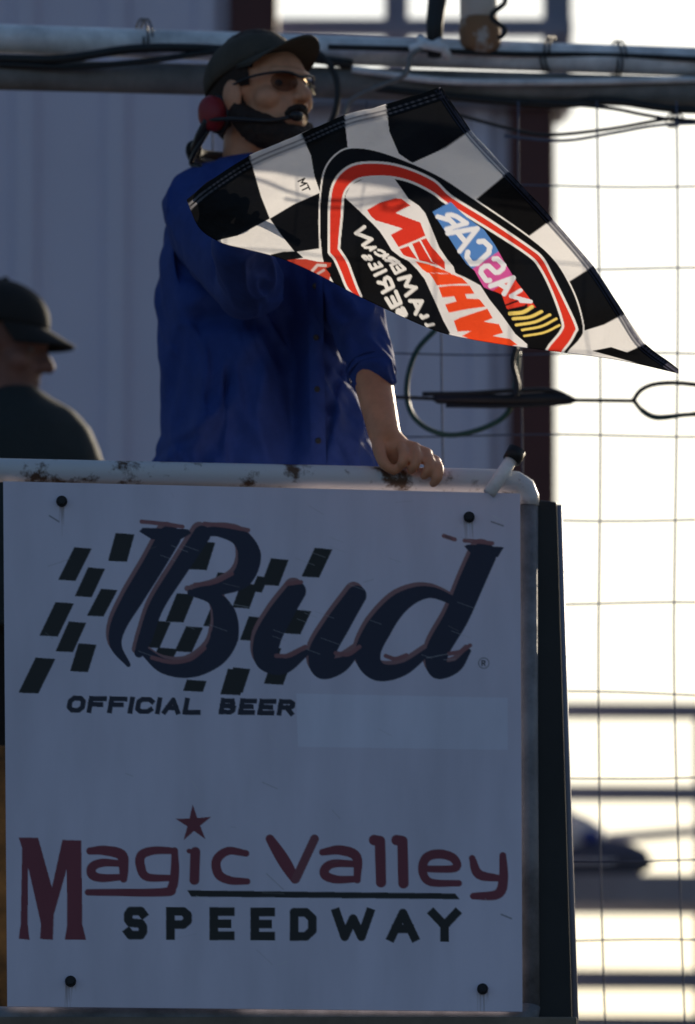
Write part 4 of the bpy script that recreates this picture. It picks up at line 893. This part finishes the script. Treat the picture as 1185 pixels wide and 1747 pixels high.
# ---------------------------------------------------------------- the chequered flag
M_CLOTH = bpy.data.materials.new('printed flag cloth'); M_CLOTH.use_nodes = True
n = M_CLOTH.node_tree.nodes; l = M_CLOTH.node_tree.links; n.remove(n['Principled BSDF']); ou = n['Material Output']
at = n.new('ShaderNodeVertexColor'); at.layer_name = 'print'
df = n.new('ShaderNodeBsdfDiffuse'); tr = n.new('ShaderNodeBsdfTranslucent'); gs_ = n.new('ShaderNodeBsdfGlossy'); gs_.inputs['Roughness'].default_value = .45; gs_.inputs['Color'].default_value = (.35, .35, .37, 1)
m1 = n.new('ShaderNodeMixShader'); m1.inputs[0].default_value = .56; m2 = n.new('ShaderNodeMixShader'); m2.inputs[0].default_value = .03
tc = n.new('ShaderNodeTexCoord'); wv = n.new('ShaderNodeTexNoise'); wv.inputs['Scale'].default_value = 26; wv.inputs['Detail'].default_value = 4; bp = n.new('ShaderNodeBump'); bp.inputs['Strength'].default_value = .4; bp.inputs['Distance'].default_value = .01
l.new(tc.outputs['Object'], wv.inputs['Vector']); l.new(wv.outputs[0], bp.inputs['Height'])
for s_ in (df, tr, gs_): l.new(bp.outputs[0], s_.inputs['Normal'])
l.new(at.outputs[0], df.inputs[0]); l.new(at.outputs[0], tr.inputs[0]); l.new(df.outputs[0], m1.inputs[1]); l.new(tr.outputs[0], m1.inputs[2]); l.new(m1.outputs[0], m2.inputs[1]); l.new(gs_.outputs[0], m2.inputs[2]); l.new(m2.outputs[0], ou.inputs[0])
fl = thing('chequered_flag', 'black and white chequered flag with red ringed emblem flying from a short stick', 'flag', stick_pt(.25))
cf = cloth_art()
def P_np(px, py, Y):
    fx, fy, fz = FWD; ux, uy, uz = UP; a = (px-592.5)*UNIT/DIST; c = (873.5-py)*UNIT/DIST
    dx, dy, dz = a+fx+c*ux, fy+c*uy, fz+c*uz; t = (Y-EYE.y)/dy; return np.stack([EYE.x+dx*t, EYE.y+dy*t, EYE.z+dz*t], -1)
top = np.array(CLOTH_TOP, float); low = spline(CLOTH_LOW, 12)
xs = np.unique(np.concatenate([np.linspace(318.5, 1157, 600), [752.0]]))
yt = np.interp(xs, top[:, 0], top[:, 1]); yl = np.maximum(np.interp(xs, low[:, 0], low[:, 1]), yt+.5)
yt = yt+.9*np.sin(xs/9.0)*np.sin(xs/31)
tt = np.linspace(0, 1, 250)[:, None]
PX = np.repeat(xs[None], 250, 0); PY = yt[None]*(1-tt)+yl[None]*tt; YY = cloth_y(PX, PY)
XYZ = P_np(PX, PY, YY); colr = cf.sample(PX, PY)
# the lower edge rolls back a little
ex = 5; roll = [P_np(xs, yl+1.5-abs(k-2)*.9, YY[-1]+.0022*k) for k in range(1, ex)]
XYZ = np.concatenate([XYZ]+[r[None] for r in roll], 0); colr = np.concatenate([colr]+[colr[-1:]]*(ex-1), 0)
grid_mesh('cloth', XYZ, colr, M_CLOTH, fl)
def hem(path, inward, w, nw):
    p = spline(path, 30); rows = []
    for k in range(nw):
        q_ = p+np.array(inward)*(w*k/(nw-1)); rows.append(q_)
    R = np.stack(rows, 0); y = cloth_y(R[..., 0], R[..., 1])-.0016
    return P_np(R[..., 0], R[..., 1], y), cf.sample(R[..., 0], R[..., 1])
for path, inw, w in (([(330, 333), (352, 313), (425, 266), (513, 229), (587, 197), (658, 179), (748, 150)], (.38, .92), 22), ([(752, 150), (803, 223), (868, 294), (942, 373), (1012, 455), (1064, 535), (1098, 586), (1140, 618)], (-.8, .6), 13)):
    a, c = hem(path, inw, w, 14); grid_mesh('hem', a, c, M_CLOTH, fl)
mesh_obj('stick', *tube([stick_pt(t) for t in np.linspace(0, 1, 9)], .0068, 12), M_WOOD, fl, True)
